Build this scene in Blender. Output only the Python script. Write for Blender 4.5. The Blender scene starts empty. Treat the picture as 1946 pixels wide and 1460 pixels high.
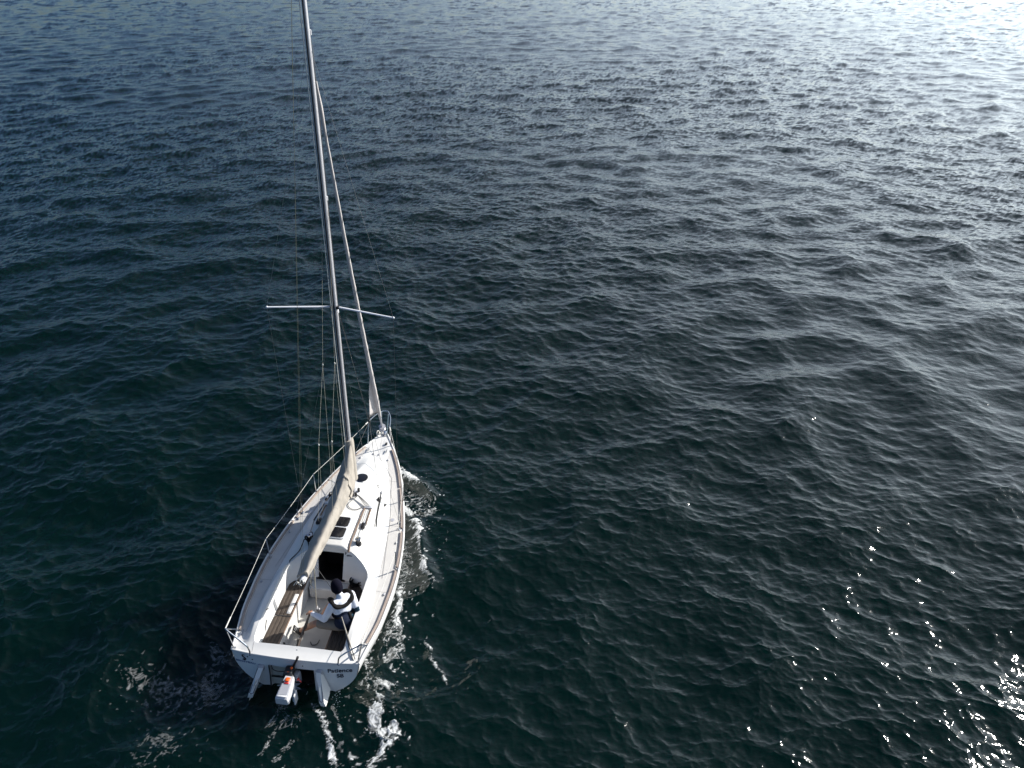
import bpy, bmesh, math, random
import numpy as np
from mathutils import Vector, Matrix, noise as mnoise

random.seed(7)
R = math.radians
scene = bpy.context.scene
col = scene.collection

# ------------------------------------------------------------------ camera, sky, sun, exposure
CAM_H = 10.578
cam_d = bpy.data.cameras.new("camera")
cam_d.sensor_width = 36.0
cam_d.lens = 36.0 * 1395.0 / 1946.0
cam_d.clip_start = 0.1
cam_d.clip_end = 20000.0
cam = bpy.data.objects.new("camera", cam_d)
cam.location = (0.0, 0.0, CAM_H)
cam.rotation_euler = (math.pi / 2 - 0.55, 0.0, 0.0)
col.objects.link(cam)
scene.camera = cam

SUN_AZ, SUN_EL = R(61.5), R(28.5)          # azimuth measured from +Y towards +X
world = bpy.data.worlds.new("World")
scene.world = world
world.use_nodes = True
wn = world.node_tree
bg = wn.nodes["Background"]
sky = wn.nodes.new("ShaderNodeTexSky")
sky.sky_type = 'NISHITA'
sky.sun_disc = False
sky.sun_elevation = SUN_EL
sky.sun_rotation = SUN_AZ
sky.air_density = 1.0
sky.dust_density = 0.6
sky.ozone_density = 1.0
# thin bright haze around the sun, as a low sun in a milky sky makes it
wtc = wn.nodes.new("ShaderNodeTexCoord")
wdot = wn.nodes.new("ShaderNodeVectorMath"); wdot.operation = 'DOT_PRODUCT'
wdot.inputs[1].default_value = (math.sin(SUN_AZ) * math.cos(SUN_EL), math.cos(SUN_AZ) * math.cos(SUN_EL), math.sin(SUN_EL))
wn.links.new(wtc.outputs["Generated"], wdot.inputs[0])
wmax = wn.nodes.new("ShaderNodeMath"); wmax.operation = 'MAXIMUM'; wmax.inputs[1].default_value = 0.0
wn.links.new(wdot.outputs["Value"], wmax.inputs[0])
wpow = wn.nodes.new("ShaderNodeMath"); wpow.operation = 'POWER'; wpow.inputs[1].default_value = 2.5
wn.links.new(wmax.outputs[0], wpow.inputs[0])
wmul = wn.nodes.new("ShaderNodeMath"); wmul.operation = 'MULTIPLY'; wmul.inputs[1].default_value = 40.0
wsep = wn.nodes.new("ShaderNodeSeparateXYZ"); wn.links.new(wtc.outputs["Generated"], wsep.inputs[0])
wz = wn.nodes.new("ShaderNodeMath"); wz.operation = 'MAXIMUM'; wz.inputs[1].default_value = 0.0; wn.links.new(wsep.outputs[2], wz.inputs[0])
wd = wn.nodes.new("ShaderNodeMath"); wd.operation = 'MULTIPLY_ADD'; wd.inputs[1].default_value = 8.0; wd.inputs[2].default_value = 1.0; wz2 = wn.nodes.new("ShaderNodeMath"); wz2.operation = 'MULTIPLY'; wn.links.new(wz.outputs[0], wz2.inputs[0]); wn.links.new(wz.outputs[0], wz2.inputs[1]); wn.links.new(wz2.outputs[0], wd.inputs[0])
wq = wn.nodes.new("ShaderNodeMath"); wq.operation = 'DIVIDE'; wn.links.new(wpow.outputs[0], wq.inputs[0]); wn.links.new(wd.outputs[0], wq.inputs[1])
wn.links.new(wq.outputs[0], wmul.inputs[0])
wcol = wn.nodes.new("ShaderNodeMix"); wcol.data_type = 'RGBA'; wcol.blend_type = 'ADD'
wcol.inputs[0].default_value = 1.0
whs = wn.nodes.new("ShaderNodeHueSaturation"); whs.inputs["Saturation"].default_value = 0.85
wtint = wn.nodes.new("ShaderNodeVectorMath"); wtint.operation = 'MULTIPLY'; wtint.inputs[1].default_value = (0.60, 0.83, 1.18)
wn.links.new(sky.outputs[0], whs.inputs["Color"])
wn.links.new(whs.outputs[0], wtint.inputs[0])
wn.links.new(wtint.outputs[0], wcol.inputs[6])
whz = wn.nodes.new("ShaderNodeVectorMath"); whz.operation = 'SCALE'; whz.inputs[0].default_value = (0.96, 1.0, 0.975)
wn.links.new(wmul.outputs[0], whz.inputs[3])
wn.links.new(whz.outputs[0], wcol.inputs[7])
wn.links.new(wcol.outputs[2], bg.inputs[0])
bg.inputs[1].default_value = 0.05

sun_d = bpy.data.lights.new("sun", 'SUN')
sun_d.energy = 5.0
sun_d.angle = R(0.53)
sun_d.color = (1.0, 0.95, 0.88)
sun = bpy.data.objects.new("sun", sun_d)
sdir = Vector((math.sin(SUN_AZ) * math.cos(SUN_EL), math.cos(SUN_AZ) * math.cos(SUN_EL), math.sin(SUN_EL)))
sun.rotation_euler = sdir.to_track_quat('Z', 'Y').to_euler()
sun.location = (20, 10, 25)
col.objects.link(sun)

scene.view_settings.view_transform = 'Standard'
scene.view_settings.look = 'None'
scene.view_settings.exposure = 0.55
scene.view_settings.gamma = 1.0
scene.view_settings.use_curve_mapping = False
scene.render.engine = 'CYCLES'
scene.cycles.max_bounces = 8
scene.cycles.sample_clamp_indirect = 6.0
scene.cycles.use_denoising = True
scene.cycles.denoiser = 'OPENIMAGEDENOISE'
scene.cycles.denoising_prefilter = 'ACCURATE'
scene.cycles.caustics_reflective = False
scene.cycles.caustics_refractive = False

# ------------------------------------------------------------------ materials
def mat(name, color, rough=0.5, metal=0.0, var=0.0, scale=8.0, bump=0.0, bscale=60.0, spec=0.5, stretch=None,
        color2=None, coat=0.0, sheen=0.0, detail=4.0):
    m = bpy.data.materials.new(name)
    m.use_nodes = True
    nt = m.node_tree
    p = nt.nodes["Principled BSDF"]
    p.inputs["Base Color"].default_value = (*color, 1)
    p.inputs["Roughness"].default_value = rough
    p.inputs["Metallic"].default_value = metal
    p.inputs["Specular IOR Level"].default_value = spec
    p.inputs["Coat Weight"].default_value = coat
    if sheen:
        p.inputs["Sheen Weight"].default_value = sheen
    if var > 0 or bump > 0 or color2:
        tc = nt.nodes.new("ShaderNodeTexCoord")
        mp = nt.nodes.new("ShaderNodeMapping")
        nt.links.new(tc.outputs["Object"], mp.inputs[0])
        if stretch:
            mp.inputs["Scale"].default_value = stretch
    if var > 0 or color2:
        n = nt.nodes.new("ShaderNodeTexNoise")
        n.inputs["Scale"].default_value = scale
        n.inputs["Detail"].default_value = detail
        n.inputs["Roughness"].default_value = 0.6
        nt.links.new(mp.outputs[0], n.inputs[0])
        r = nt.nodes.new("ShaderNodeValToRGB")
        r.color_ramp.elements[0].position = 0.32
        r.color_ramp.elements[1].position = 0.68
        c2 = color2 if color2 else tuple(c * (1 - var) for c in color)
        r.color_ramp.elements[0].color = (*c2, 1)
        r.color_ramp.elements[1].color = (*color, 1)
        nt.links.new(n.outputs[0], r.inputs[0])
        nt.links.new(r.outputs[0], p.inputs["Base Color"])
    if bump > 0:
        n2 = nt.nodes.new("ShaderNodeTexNoise")
        n2.inputs["Scale"].default_value = bscale
        n2.inputs["Detail"].default_value = 3.0
        nt.links.new(mp.outputs[0], n2.inputs[0])
        b = nt.nodes.new("ShaderNodeBump")
        b.inputs["Strength"].default_value = bump
        b.inputs["Distance"].default_value = 0.01
        nt.links.new(n2.outputs[0], b.inputs["Height"])
        nt.links.new(b.outputs[0], p.inputs["Normal"])
    return m

M = {}
M['gel'] = mat("white_gelcoat", (0.77, 0.765, 0.74), 0.30, var=0.08, scale=2.2, bump=0.03, bscale=14)
M['hull'] = mat("white_hull_paint", (0.78, 0.78, 0.77), 0.25, var=0.05, scale=2.5)
M['nonskid'] = mat("nonskid_deck", (0.60, 0.585, 0.56), 0.7, var=0.10, scale=4.0, bump=0.25, bscale=220)
M['sole'] = mat("cockpit_sole", (0.58, 0.57, 0.54), 0.6, var=0.12, scale=7.0, bump=0.2, bscale=200)
M['teak'] = mat("weathered_teak", (0.085, 0.064, 0.047), 0.75, color2=(0.034, 0.025, 0.019), scale=9.0, stretch=(0.9, 9.0, 3.0),
                bump=0.3, bscale=30, detail=8)
M['teakrail'] = mat("teak_rail", (0.22, 0.145, 0.10), 0.55, color2=(0.12, 0.075, 0.05), scale=7.0, stretch=(0.8, 6, 6), detail=6)
M['darkwood'] = mat("dark_varnished_wood", (0.05, 0.032, 0.022), 0.5, var=0.4, scale=14)
M['polegrey'] = mat("grey_pole", (0.22, 0.20, 0.17), 0.5, var=0.2, scale=20)
M['caprail'] = mat("sunbleached_teak", (0.43, 0.36, 0.31), 0.6, color2=(0.28, 0.22, 0.185), scale=7.0, stretch=(0.8, 6, 6), detail=6)
M['black'] = mat("black_plastic", (0.012, 0.012, 0.014), 0.4)
M['rubber'] = mat("dark_rubber", (0.02, 0.02, 0.02), 0.7)
M['darkglass'] = mat("smoked_acrylic", (0.012, 0.013, 0.018), 0.12, var=0.4, scale=9)
M['dark'] = mat("painted_cabin_shade", (0.012, 0.009, 0.008), 0.8)  # shade inside the cabin, put into the liner's colour
M['niche'] = mat("dark_brown_locker", (0.035, 0.020, 0.014), 0.7, var=0.5, scale=12)
M['cream'] = mat("cream_panel", (0.55, 0.52, 0.45), 0.5, var=0.12, scale=6)
M['steel'] = mat("stainless_steel", (0.62, 0.62, 0.62), 0.16, metal=1.0)
M['alu'] = mat("anodised_aluminium", (0.60, 0.60, 0.63), 0.42, metal=0.45, var=0.12, scale=2.0, stretch=(3, 3, 0.4))
M['whitealu'] = mat("white_painted_aluminium", (0.72, 0.74, 0.78), 0.35)
M['wire'] = mat("rigging_wire", (0.22, 0.22, 0.22), 0.35, metal=0.7)
M['lifeline'] = mat("white_lifeline", (0.66, 0.65, 0.60), 0.5)
M['halyard'] = mat("yellow_green_halyard", (0.095, 0.10, 0.07), 0.7)
M['rope'] = mat("pale_rope", (0.50, 0.47, 0.38), 0.8, var=0.35, scale=60)
M['furl'] = mat("faded_line", (0.36, 0.35, 0.34), 0.8)
M['ropedark'] = mat("black_rope", (0.008, 0.008, 0.009), 0.8, spec=0.2, var=0.5, scale=50)
M['ropegrey'] = mat("grey_rope", (0.11, 0.11, 0.11), 0.8, var=0.4, scale=50)
M['canvas'] = mat("beige_canvas", (0.42, 0.385, 0.335), 0.85, var=0.14, scale=5.0, bump=0.22, bscale=26, spec=0.2)
M['jib'] = mat("white_sailcloth", (0.66, 0.62, 0.60), 0.75, var=0.12, scale=6.0, bump=0.15, bscale=20, spec=0.25)
M['navytext'] = mat("navy_lettering", (0.012, 0.013, 0.028), 0.45)
M['bluetext'] = mat("faded_blue_lettering", (0.10, 0.16, 0.30), 0.5)
M['motorgrey'] = mat("pale_grey_motor", (0.66, 0.67, 0.69), 0.4, var=0.05, scale=10)
M['motorpanel'] = mat("grey_motor_panel", (0.40, 0.41, 0.44), 0.5)
M['orange'] = mat("orange_plastic", (0.85, 0.13, 0.015), 0.45)
M['redplastic'] = mat("red_plastic", (0.55, 0.03, 0.02), 0.45)
M['skin'] = mat("skin", (0.42, 0.22, 0.14), 0.55, var=0.12, scale=20)
M['shirt'] = mat("white_shirt", (0.74, 0.77, 0.84), 0.8, var=0.06, scale=8, bump=0.35, bscale=14, spec=0.2)
M['navy'] = mat("navy_fabric", (0.012, 0.020, 0.045), 0.8, var=0.3, scale=10, bump=0.3, bscale=20, spec=0.25)
M['teal'] = mat("teal_navy_fabric", (0.012, 0.050, 0.085), 0.8, var=0.5, scale=9, bump=0.3, bscale=20, spec=0.25)
M['khaki'] = mat("khaki_shorts", (0.24, 0.21, 0.17), 0.9, var=0.15, scale=12, bump=0.35, bscale=16, spec=0.2)
M['vest'] = mat("black_lifejacket", (0.007, 0.0065, 0.006), 0.8, spec=0.2, var=0.35, scale=12, bump=0.3, bscale=25)
M['beanie'] = mat("navy_knit", (0.005, 0.005, 0.012), 0.95, bump=0.5, bscale=120, spec=0.1)
M['hair'] = mat("dark_hair", (0.02, 0.014, 0.01), 0.6)
M['eye'] = mat("eye_white", (0.7, 0.7, 0.68), 0.2)
M['red'] = mat("red_tag", (0.55, 0.03, 0.02), 0.5)

# ------------------------------------------------------------------ mesh helpers
def V(*a):
    return np.array(a, float)

def smooth_path(pts, n=6, closed=False):
    P = [np.array(p, float) for p in pts]
    if len(P) < 3 and not closed:
        return P
    out = []
    N = len(P)
    rng = range(N if closed else N - 1)
    for i in rng:
        if closed:
            p0, p1, p2, p3 = P[(i - 1) % N], P[i], P[(i + 1) % N], P[(i + 2) % N]
        else:
            p1, p2 = P[i], P[i + 1]
            p0 = P[i - 1] if i > 0 else 2 * p1 - p2
            p3 = P[i + 2] if i + 2 < N else 2 * p2 - p1
        for k in range(n):
            t = k / n
            out.append(0.5 * ((2 * p1) + (-p0 + p2) * t + (2 * p0 - 5 * p1 + 4 * p2 - p3) * t * t + (-p0 + 3 * p1 - 3 * p2 + p3) * t ** 3))
    if not closed:
        out.append(P[-1])
    return out

class MB:
    """collects shapes for one mesh object"""
    def __init__(s):
        s.v, s.f, s.m = [], [], []
    def add(s, vs, fs, mi=0):
        o = len(s.v)
        s.v += [tuple(map(float, p)) for p in vs]
        s.f += [tuple(i + o for i in q) for q in fs]
        s.m += [mi] * len(fs)
        return s
    def box(s, c, size, rot=None, mi=0, taper=1.0, bev=0.0):
        x, y, z = size[0] / 2, size[1] / 2, size[2] / 2
        if bev > 0:
            b = min(bev, x * .9, y * .9, z * .9)
            rings = []
            for zz, k in ((-z, b), (-z + b, 0), (z - b, 0), (z, b)):
                t = taper if zz > 0 else 1.0
                xa, ya = (x - k) * t, (y - k) * t
                q = b * t
                rings.append([(xa, ya - q, zz), (xa - q, ya, zz), (-xa + q, ya, zz), (-xa, ya - q, zz),
                              (-xa, -ya + q, zz), (-xa + q, -ya, zz), (xa - q, -ya, zz), (xa, -ya + q, zz)])
            vs = [p for r in rings for p in r]
            fs = [tuple(range(7, -1, -1)), tuple(range(24, 32))]
            for k in range(3):
                for i in range(8):
                    j = (i + 1) % 8
                    fs.append((k * 8 + i, k * 8 + j, k * 8 + 8 + j, k * 8 + 8 + i))
        else:
            t = taper
            vs = [(-x, -y, -z), (x, -y, -z), (x, y, -z), (-x, y, -z), (-x * t, -y * t, z), (x * t, -y * t, z), (x * t, y * t, z), (-x * t, y * t, z)]
            fs = [(3, 2, 1, 0), (4, 5, 6, 7), (0, 1, 5, 4), (1, 2, 6, 5), (2, 3, 7, 6), (3, 0, 4, 7)]
        mtx = rot if rot is not None else Matrix.Identity(3)
        vs = [tuple(mtx @ Vector(p) + Vector(c)) for p in vs]
        return s.add(vs, fs, mi)
    def loft(s, rings, closed=True, capa=True, capb=True, mi=0):
        n = len(rings[0])
        vs = [p for r in rings for p in r]
        fs = []
        for k in range(len(rings) - 1):
            for i in range(n if closed else n - 1):
                j = (i + 1) % n
                fs.append((k * n + i, k * n + j, (k + 1) * n + j, (k + 1) * n + i))
        if closed and capa:
            fs.append(tuple(range(n - 1, -1, -1)))
        if closed and capb:
            o = (len(rings) - 1) * n
            fs.append(tuple(range(o, o + n)))
        return s.add(vs, fs, mi)
    def tube(s, path, r, n=8, mi=0, closed=False, flat=1.0, up=None):
        P = [np.array(p, float) for p in path]
        N = len(P)
        rr = r if hasattr(r, '__len__') else [r] * N
        rings = []
        u = None
        for i in range(N):
            a = P[(i - 1) % N] if (i > 0 or closed) else P[i]
            b = P[(i + 1) % N] if (i < N - 1 or closed) else P[i]
            t = b - a
            t = t / (np.linalg.norm(t) + 1e-12)
            if u is None:
                ref = np.array(up, float) if up is not None else (np.array([0, 0, 1.0]) if abs(t[2]) < 0.9 else np.array([1.0, 0, 0]))
                u = ref - t * np.dot(ref, t)
            else:
                u = u - t * np.dot(u, t)
            u = u / (np.linalg.norm(u) + 1e-12)
            w = np.cross(t, u)
            rings.append([P[i] + rr[i] * (math.cos(2 * math.pi * k / n) * w + flat * math.sin(2 * math.pi * k / n) * u) for k in range(n)])
        if closed:
            rings.append(rings[0])
            return s.loft(rings, True, False, False, mi)
        return s.loft(rings, True, True, True, mi)
    def ell(s, c, rad, n=12, m=8, rot=None, mi=0):
        rings = []
        for k in range(m + 1):
            th = math.pi * k / m
            q = max(math.sin(th), 0.02)
            rings.append([(rad[0] * q * math.cos(2 * math.pi * i / n), rad[1] * q * math.sin(2 * math.pi * i / n), -rad[2] * math.cos(th)) for i in range(n)])
        mt = rot if rot is not None else Matrix.Identity(3)
        rings = [[tuple(mt @ Vector(p) + Vector(c)) for p in r] for r in rings]
        return s.loft(rings, True, True, True, mi)
    def lathe(s, c, prof, n=16, mi=0, rot=None):
        mt = rot if rot is not None else Matrix.Identity(3)
        rings = [[tuple(mt @ Vector((r * math.cos(2 * math.pi * i / n), r * math.sin(2 * math.pi * i / n), z)) + Vector(c)) for i in range(n)] for r, z in prof]
        return s.loft(rings, True, True, True, mi)
    def mesh(s, name, mats, smooth=True, angle=38, off=(0, 0, 0)):
        me = bpy.data.meshes.new(name)
        vs = [(p[0] - off[0], p[1] - off[1], p[2] - off[2]) for p in s.v]
        me.from_pydata(vs, [], s.f)
        if not isinstance(mats, (list, tuple)):
            mats = [mats]
        for m_ in mats:
            me.materials.append(m_)
        me.polygons.foreach_set("material_index", s.m)
        bm = bmesh.new(); bm.from_mesh(me)
        bmesh.ops.recalc_face_normals(bm, faces=bm.faces)
        bm.to_mesh(me); bm.free()
        if smooth:
            me.polygons.foreach_set("use_smooth", [True] * len(me.polygons))
            me.set_sharp_from_angle(angle=R(angle))
        me.update()
        return me
    def build(s, name, mats, parent=None, smooth=True, angle=38, off=(0, 0, 0), label=None):
        o = bpy.data.objects.new(name, s.mesh(name, mats, smooth, angle, off))
        col.objects.link(o)
        if parent is not None:
            o.parent = parent
        if label:
            o["label"] = label
        return o

def share(o, parent, loc=None, rot=None):
    """another piece with the same mesh"""
    c = o.copy()
    col.objects.link(c)
    c.parent = parent
    if loc is not None:
        c.location = loc
    if rot is not None:
        c.rotation_euler = rot
    return c

def remesh(mb, name, mats, parent, voxel, off, it=4, label=None):
    """fuses overlapping closed shapes into one continuous surface"""
    me = mb.mesh(name, mats, smooth=False, off=off)
    o = bpy.data.objects.new(name, me)
    col.objects.link(o)
    md = o.modifiers.new("fuse", 'REMESH'); md.mode = 'VOXEL'; md.voxel_size = voxel; md.use_smooth_shade = True
    sm = o.modifiers.new("soft", 'SMOOTH'); sm.factor = 0.5; sm.iterations = it
    dg = bpy.context.evaluated_depsgraph_get()
    new = bpy.data.meshes.new_from_object(o.evaluated_get(dg))
    o.modifiers.clear()
    o.data = new
    new.name = name
    if len(new.materials) == 0:
        for m_ in (mats if isinstance(mats, (list, tuple)) else [mats]):
            new.materials.append(m_)
    new.polygons.foreach_set("use_smooth", [True] * len(new.polygons))
    bpy.data.meshes.remove(me)
    o.parent = parent
    if label:
        o["label"] = label
    return o

def tag(o, label, cat, group=None, kind=None):
    if label: o["label"] = label
    if cat: o["category"] = cat
    if group: o["group"] = group
    if kind: o["kind"] = kind
    return o

def crv(xs, ys):
    """smooth interpolation through a table"""
    xs = np.array(xs, float); ys = np.array(ys, float)
    d = np.gradient(ys, xs)
    def f(x):
        x = np.clip(x, xs[0], xs[-1])
        i = np.clip(np.searchsorted(xs, x) - 1, 0, len(xs) - 2)
        h = xs[i + 1] - xs[i]
        t = (x - xs[i]) / h
        return ((2 * t**3 - 3 * t**2 + 1) * ys[i] + (t**3 - 2 * t**2 + t) * h * d[i] + (-2 * t**3 + 3 * t**2) * ys[i + 1] + (t**3 - t**2) * h * d[i + 1])
    return f

def sstep(t):
    t = np.clip(t, 0, 1)
    return t * t * (3 - 2 * t)

# ------------------------------------------------------------------ boat frame (x forward, y port, z up, origin at the transom on the waterline)
BLOC = Vector((-3.502, 7.735, 0.0))
HEEL, YAW = 0.0435, 0.1003
BROT = (HEEL, 0.0, math.pi / 2 - YAW)
BM = Matrix.Translation(BLOC) @ Matrix.Rotation(BROT[2], 4, 'Z') @ Matrix.Rotation(BROT[0], 4, 'X')
BMI = np.array(BM.inverted())

beam = crv([0, .2, .4, .75, 1.2, 1.7, 2.05, 2.45, 2.9, 3.45, 3.9, 4.35, 4.85, 5.3, 5.6, 5.8, 5.93],
           [1.047, 1.078, 1.115, 1.182, 1.219, 1.236, 1.222, 1.182, 1.11, .985, .868, .735, .553, .35, .195, .09, .012])
def sheer(x):
    return .72 + .039 * x

# ------------------------------------------------------------------ water
def tile(N, L, lmin, lmax, slope, wind, seed, iso=0.25, p=4.0):
    rs = np.random.RandomState(seed)
    k1 = np.fft.fftfreq(N, L / N) * 2 * np.pi
    kx, ky = np.meshgrid(k1, k1, indexing='ij')
    k = np.hypot(kx, ky); k[0, 0] = 1
    amp = k ** (-p / 2)
    kl, kh = 2 * np.pi / lmax, 2 * np.pi / lmin
    amp = amp * np.exp(-(kl / k) ** 4) * np.exp(-(k / kh) ** 4)
    cosd = np.abs((kx * math.sin(wind) + ky * math.cos(wind)) / k)
    amp = amp * np.sqrt(iso + (1 - iso) * cosd ** 2.5)
    amp[0, 0] = 0
    z = (rs.normal(size=(N, N)) + 1j * rs.normal(size=(N, N))) * amp
    def f(a): return np.fft.ifft2(a).real
    sx, sy = f(1j * kx * z), f(1j * ky * z)
    s = slope / math.sqrt((sx ** 2 + sy ** 2).mean())
    h = f(z) * s
    dx, dy = f(1j * kx / k * z) * s, f(1j * ky / k * z) * s
    return dict(N=N, L=L, f=[a.astype(np.float32) for a in (h, dx, dy, sx * s, sy * s)])

def samp(T, x, y, rot):
    c, s_ = math.cos(rot), math.sin(rot)
    u = (c * x + s_ * y) / T['L'] * T['N']; v = (-s_ * x + c * y) / T['L'] * T['N']
    i0 = np.floor(u).astype(np.int64); j0 = np.floor(v).astype(np.int64)
    a = (u - i0).astype(np.float32); b = (v - j0).astype(np.float32)
    N = T['N']; i0 %= N; j0 %= N; i1 = (i0 + 1) % N; j1 = (j0 + 1) % N
    o = []
    for F in T['f']:
        o.append(F[i0, j0] * (1 - a) * (1 - b) + F[i1, j0] * a * (1 - b) + F[i0, j1] * (1 - a) * b + F[i1, j1] * a * b)
    h, dx, dy, sx, sy = o
    return h, c * dx - s_ * dy, s_ * dx + c * dy, c * sx - s_ * sy, s_ * sx + c * sy

WIND = R(-14)
T1 = tile(2048, 93.0, 0.8, 6.5, 0.115, WIND, 11)
T2 = tile(1024, 13.3, 0.055, 0.9, 0.175, WIND, 23, iso=0.3)
GUST = tile(256, 140.0, 14.0, 60.0, 0.1, 0.3, 5, iso=1.0)
gs = GUST['f'][0].std()

WAKE = [  # bow-wave and stern-wave crests: points on the water, height, width
    ([(-2.63, 13.45), (-2.43, 13.13), (-2.23, 12.9), (-2.03, 12.75), (-1.88, 12.57), (-1.70, 12.30)], .10, .13),
    ([(-2.32, 12.02), (-2.09, 11.51), (-1.92, 11.01), (-1.77, 10.39), (-1.53, 9.88), (-1.40, 9.55)], .10, .15),
    ([(-1.45, 8.78), (-1.38, 8.44), (-1.26, 8.15), (-1.14, 7.92)], .05, .12),
]
def seg_dist(x, y, pts):
    d = np.full(x.shape, 1e9)
    tt = np.zeros(x.shape)
    n = len(pts) - 1
    for i in range(n):
        ax, ay = pts[i]; bx, by = pts[i + 1]
        vx, vy = bx - ax, by - ay
        t = np.clip(((x - ax) * vx + (y - ay) * vy) / (vx * vx + vy * vy + 1e-9), 0, 1)
        q = np.hypot(x - ax - t * vx, y - ay - t * vy)
        m = q < d
        d = np.where(m, q, d); tt = np.where(m, (i + t) / n, tt)
    return d, tt

def water(x, y, hull=True):
    """returns displaced x, y, z and slopes for points of the flat sea"""
    h1, dx1, dy1, sx1, sy1 = samp(T1, x, y, 0.35)
    h2, dx2, dy2, sx2, sy2 = samp(T2, x, y, -0.5)
    g = samp(GUST, x, y, 0.1)[0] / gs
    a2 = (1.0 + 0.30 * np.clip(g, -2, 2)) * (1 - .72 * np.clip((np.hypot(x, y) - 28) / 60, 0, 1))
    h = h1 + a2 * h2
    sx = sx1 + a2 * sx2; sy = sy1 + a2 * sy2
    X = x + 1.35 * dx1 + 1.5 * a2 * dx2
    Y = y + 1.35 * dy1 + 1.5 * a2 * dy2
    near = (np.abs(x + 2) < 6) & (y > 4) & (y < 16)
    if near.any():
        xn, yn = x[near], y[near]
        w = np.zeros(xn.shape)
        for pts, hh, ww in WAKE:
            d, t = seg_dist(xn, yn, pts)
            w += hh * np.exp(-(d / ww) ** 2) * np.clip(np.minimum(t, 1 - t) * 6, 0, 1)
        h = h.astype(np.float64); h[near] += w
        # under the hull the sea is pressed down by the boat
        if hull:
            Px, Py = X[near], Y[near]
            lx = BMI[0, 0] * Px + BMI[0, 1] * Py + BMI[0, 3]
            ly = BMI[1, 0] * Px + BMI[1, 1] * Py + BMI[1, 3]
            ins = (lx > .06) & (lx < 5.55) & (np.abs(ly) < .72 * beam(lx) - .05)
            hn = h[near]; hn[ins] = -0.24; h[near] = hn
    return X, Y, h, sx, sy

# sea material
wm = bpy.data.materials.new("sea_water"); wm.use_nodes = True
nt = wm.node_tree; p = nt.nodes["Principled BSDF"]
p.inputs["Base Color"].default_value = (0.0004, 0.0066, 0.0052, 1)
p.inputs["Roughness"].default_value = 0.085
p.inputs["IOR"].default_value = 1.333
p.subsurface_method = 'BURLEY'
p.inputs["Subsurface Weight"].default_value = 1.0
p.inputs["Subsurface Radius"].default_value = (0.7, 1.6, 1.4)
p.inputs["Subsurface Scale"].default_value = 1.0
tc = nt.nodes.new("ShaderNodeTexCoord")
mp = nt.nodes.new("ShaderNodeMapping"); mp.inputs["Rotation"].default_value = (0, 0, -WIND)
mp.inputs["Scale"].default_value = (0.6, 1.0, 1.0)
nt.links.new(tc.outputs["Object"], mp.inputs[0])
n1 = nt.nodes.new("ShaderNodeTexNoise"); n1.inputs["Scale"].default_value = 11.0; n1.inputs["Detail"].default_value = 3.0; n1.inputs["Roughness"].default_value = 0.55
nt.links.new(mp.outputs[0], n1.inputs[0])
b1 = nt.nodes.new("ShaderNodeBump"); b1.inputs["Strength"].default_value = 1.0; b1.inputs["Distance"].default_value = 0.011
nt.links.new(n1.outputs[0], b1.inputs["Height"])
nt.links.new(b1.outputs[0], p.inputs["Normal"])

def build_water():
    A = [-180, -150, -120, -100, -85, -74, -66, -60]
    az = np.concatenate([A, np.linspace(-56, 56, 1000), [60, 66, 74, 85, 100, 120, 150]])
    az = np.radians(az)
    el = np.concatenate([[88, 85, 82, 79, 76], np.linspace(73, 2.6, 1180), np.linspace(2.5, 0.6, 90), [0.4, 0.25, 0.15, 0.1]])
    r = CAM_H / np.tan(np.radians(el))
    rr, aa = np.meshgrid(r, az, indexing='ij')
    x = (rr * np.sin(aa)).ravel(); y = (rr * np.cos(aa)).ravel()
    X, Y, Z, sx, sy = water(x, y)
    far = np.clip((rr.ravel() - 250) / 600, 0, 1)
    Z = Z * (1 - far)
    nr, na = rr.shape
    vs = np.empty((nr * na + 1, 3)); vs[:-1, 0] = X; vs[:-1, 1] = Y; vs[:-1, 2] = Z; vs[-1] = (0, 0, 0)
    I = np.arange(nr * na).reshape(nr, na)
    Inx = np.roll(I, -1, axis=1)
    q = np.stack([I[:-1], Inx[:-1], Inx[1:], I[1:]], -1).reshape(-1, 4)
    tri = np.stack([np.full(na, nr * na), Inx[0], I[0]], -1)
    me = bpy.data.meshes.new("water")
    nq, ntv = len(q), len(tri)
    me.vertices.add(len(vs)); me.vertices.foreach_set("co", vs.ravel())
    loops = np.concatenate([q.ravel(), tri.ravel()])
    me.loops.add(len(loops)); me.loops.foreach_set("vertex_index", loops.astype(np.int32))
    me.polygons.add(nq + ntv)
    starts = np.concatenate([np.arange(nq) * 4, nq * 4 + np.arange(ntv) * 3]).astype(np.int32)
    me.polygons.foreach_set("loop_start", starts)
    me.update(calc_edges=True)
    me.polygons.foreach_set("use_smooth", np.ones(nq + ntv, bool))
    # beyond the distance where the grid can carry the small ripples, the normals still do
    nrm = np.empty((nr * na + 1, 3), np.float32)
    vn = np.empty((nr * na + 1) * 3, np.float32)
    me.vertex_normals.foreach_get("vector", vn)
    vn = vn.reshape(-1, 3)
    w = np.clip((rr.ravel() - 16) / 22, 0, 1)[:, None]
    fade = 1.0 - .15 * np.clip((rr.ravel() - 30) / 70, 0, 1)
    an = np.stack([-sx * fade, -sy * fade, np.ones_like(sx)], -1)
    an /= np.linalg.norm(an, axis=1)[:, None]
    nrm[:-1] = vn[:-1] * (1 - w) + an * w
    nrm[-1] = (0, 0, 1)
    nrm /= np.linalg.norm(nrm, axis=1)[:, None]
    me.normals_split_custom_set_from_vertices(nrm.tolist())
    me.materials.append(wm)
    o = bpy.data.objects.new("water", me); col.objects.link(o)
    o["kind"] = "structure"; o["label"] = "dark green rippled sea under a low sun"
    return o
build_water()

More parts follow.
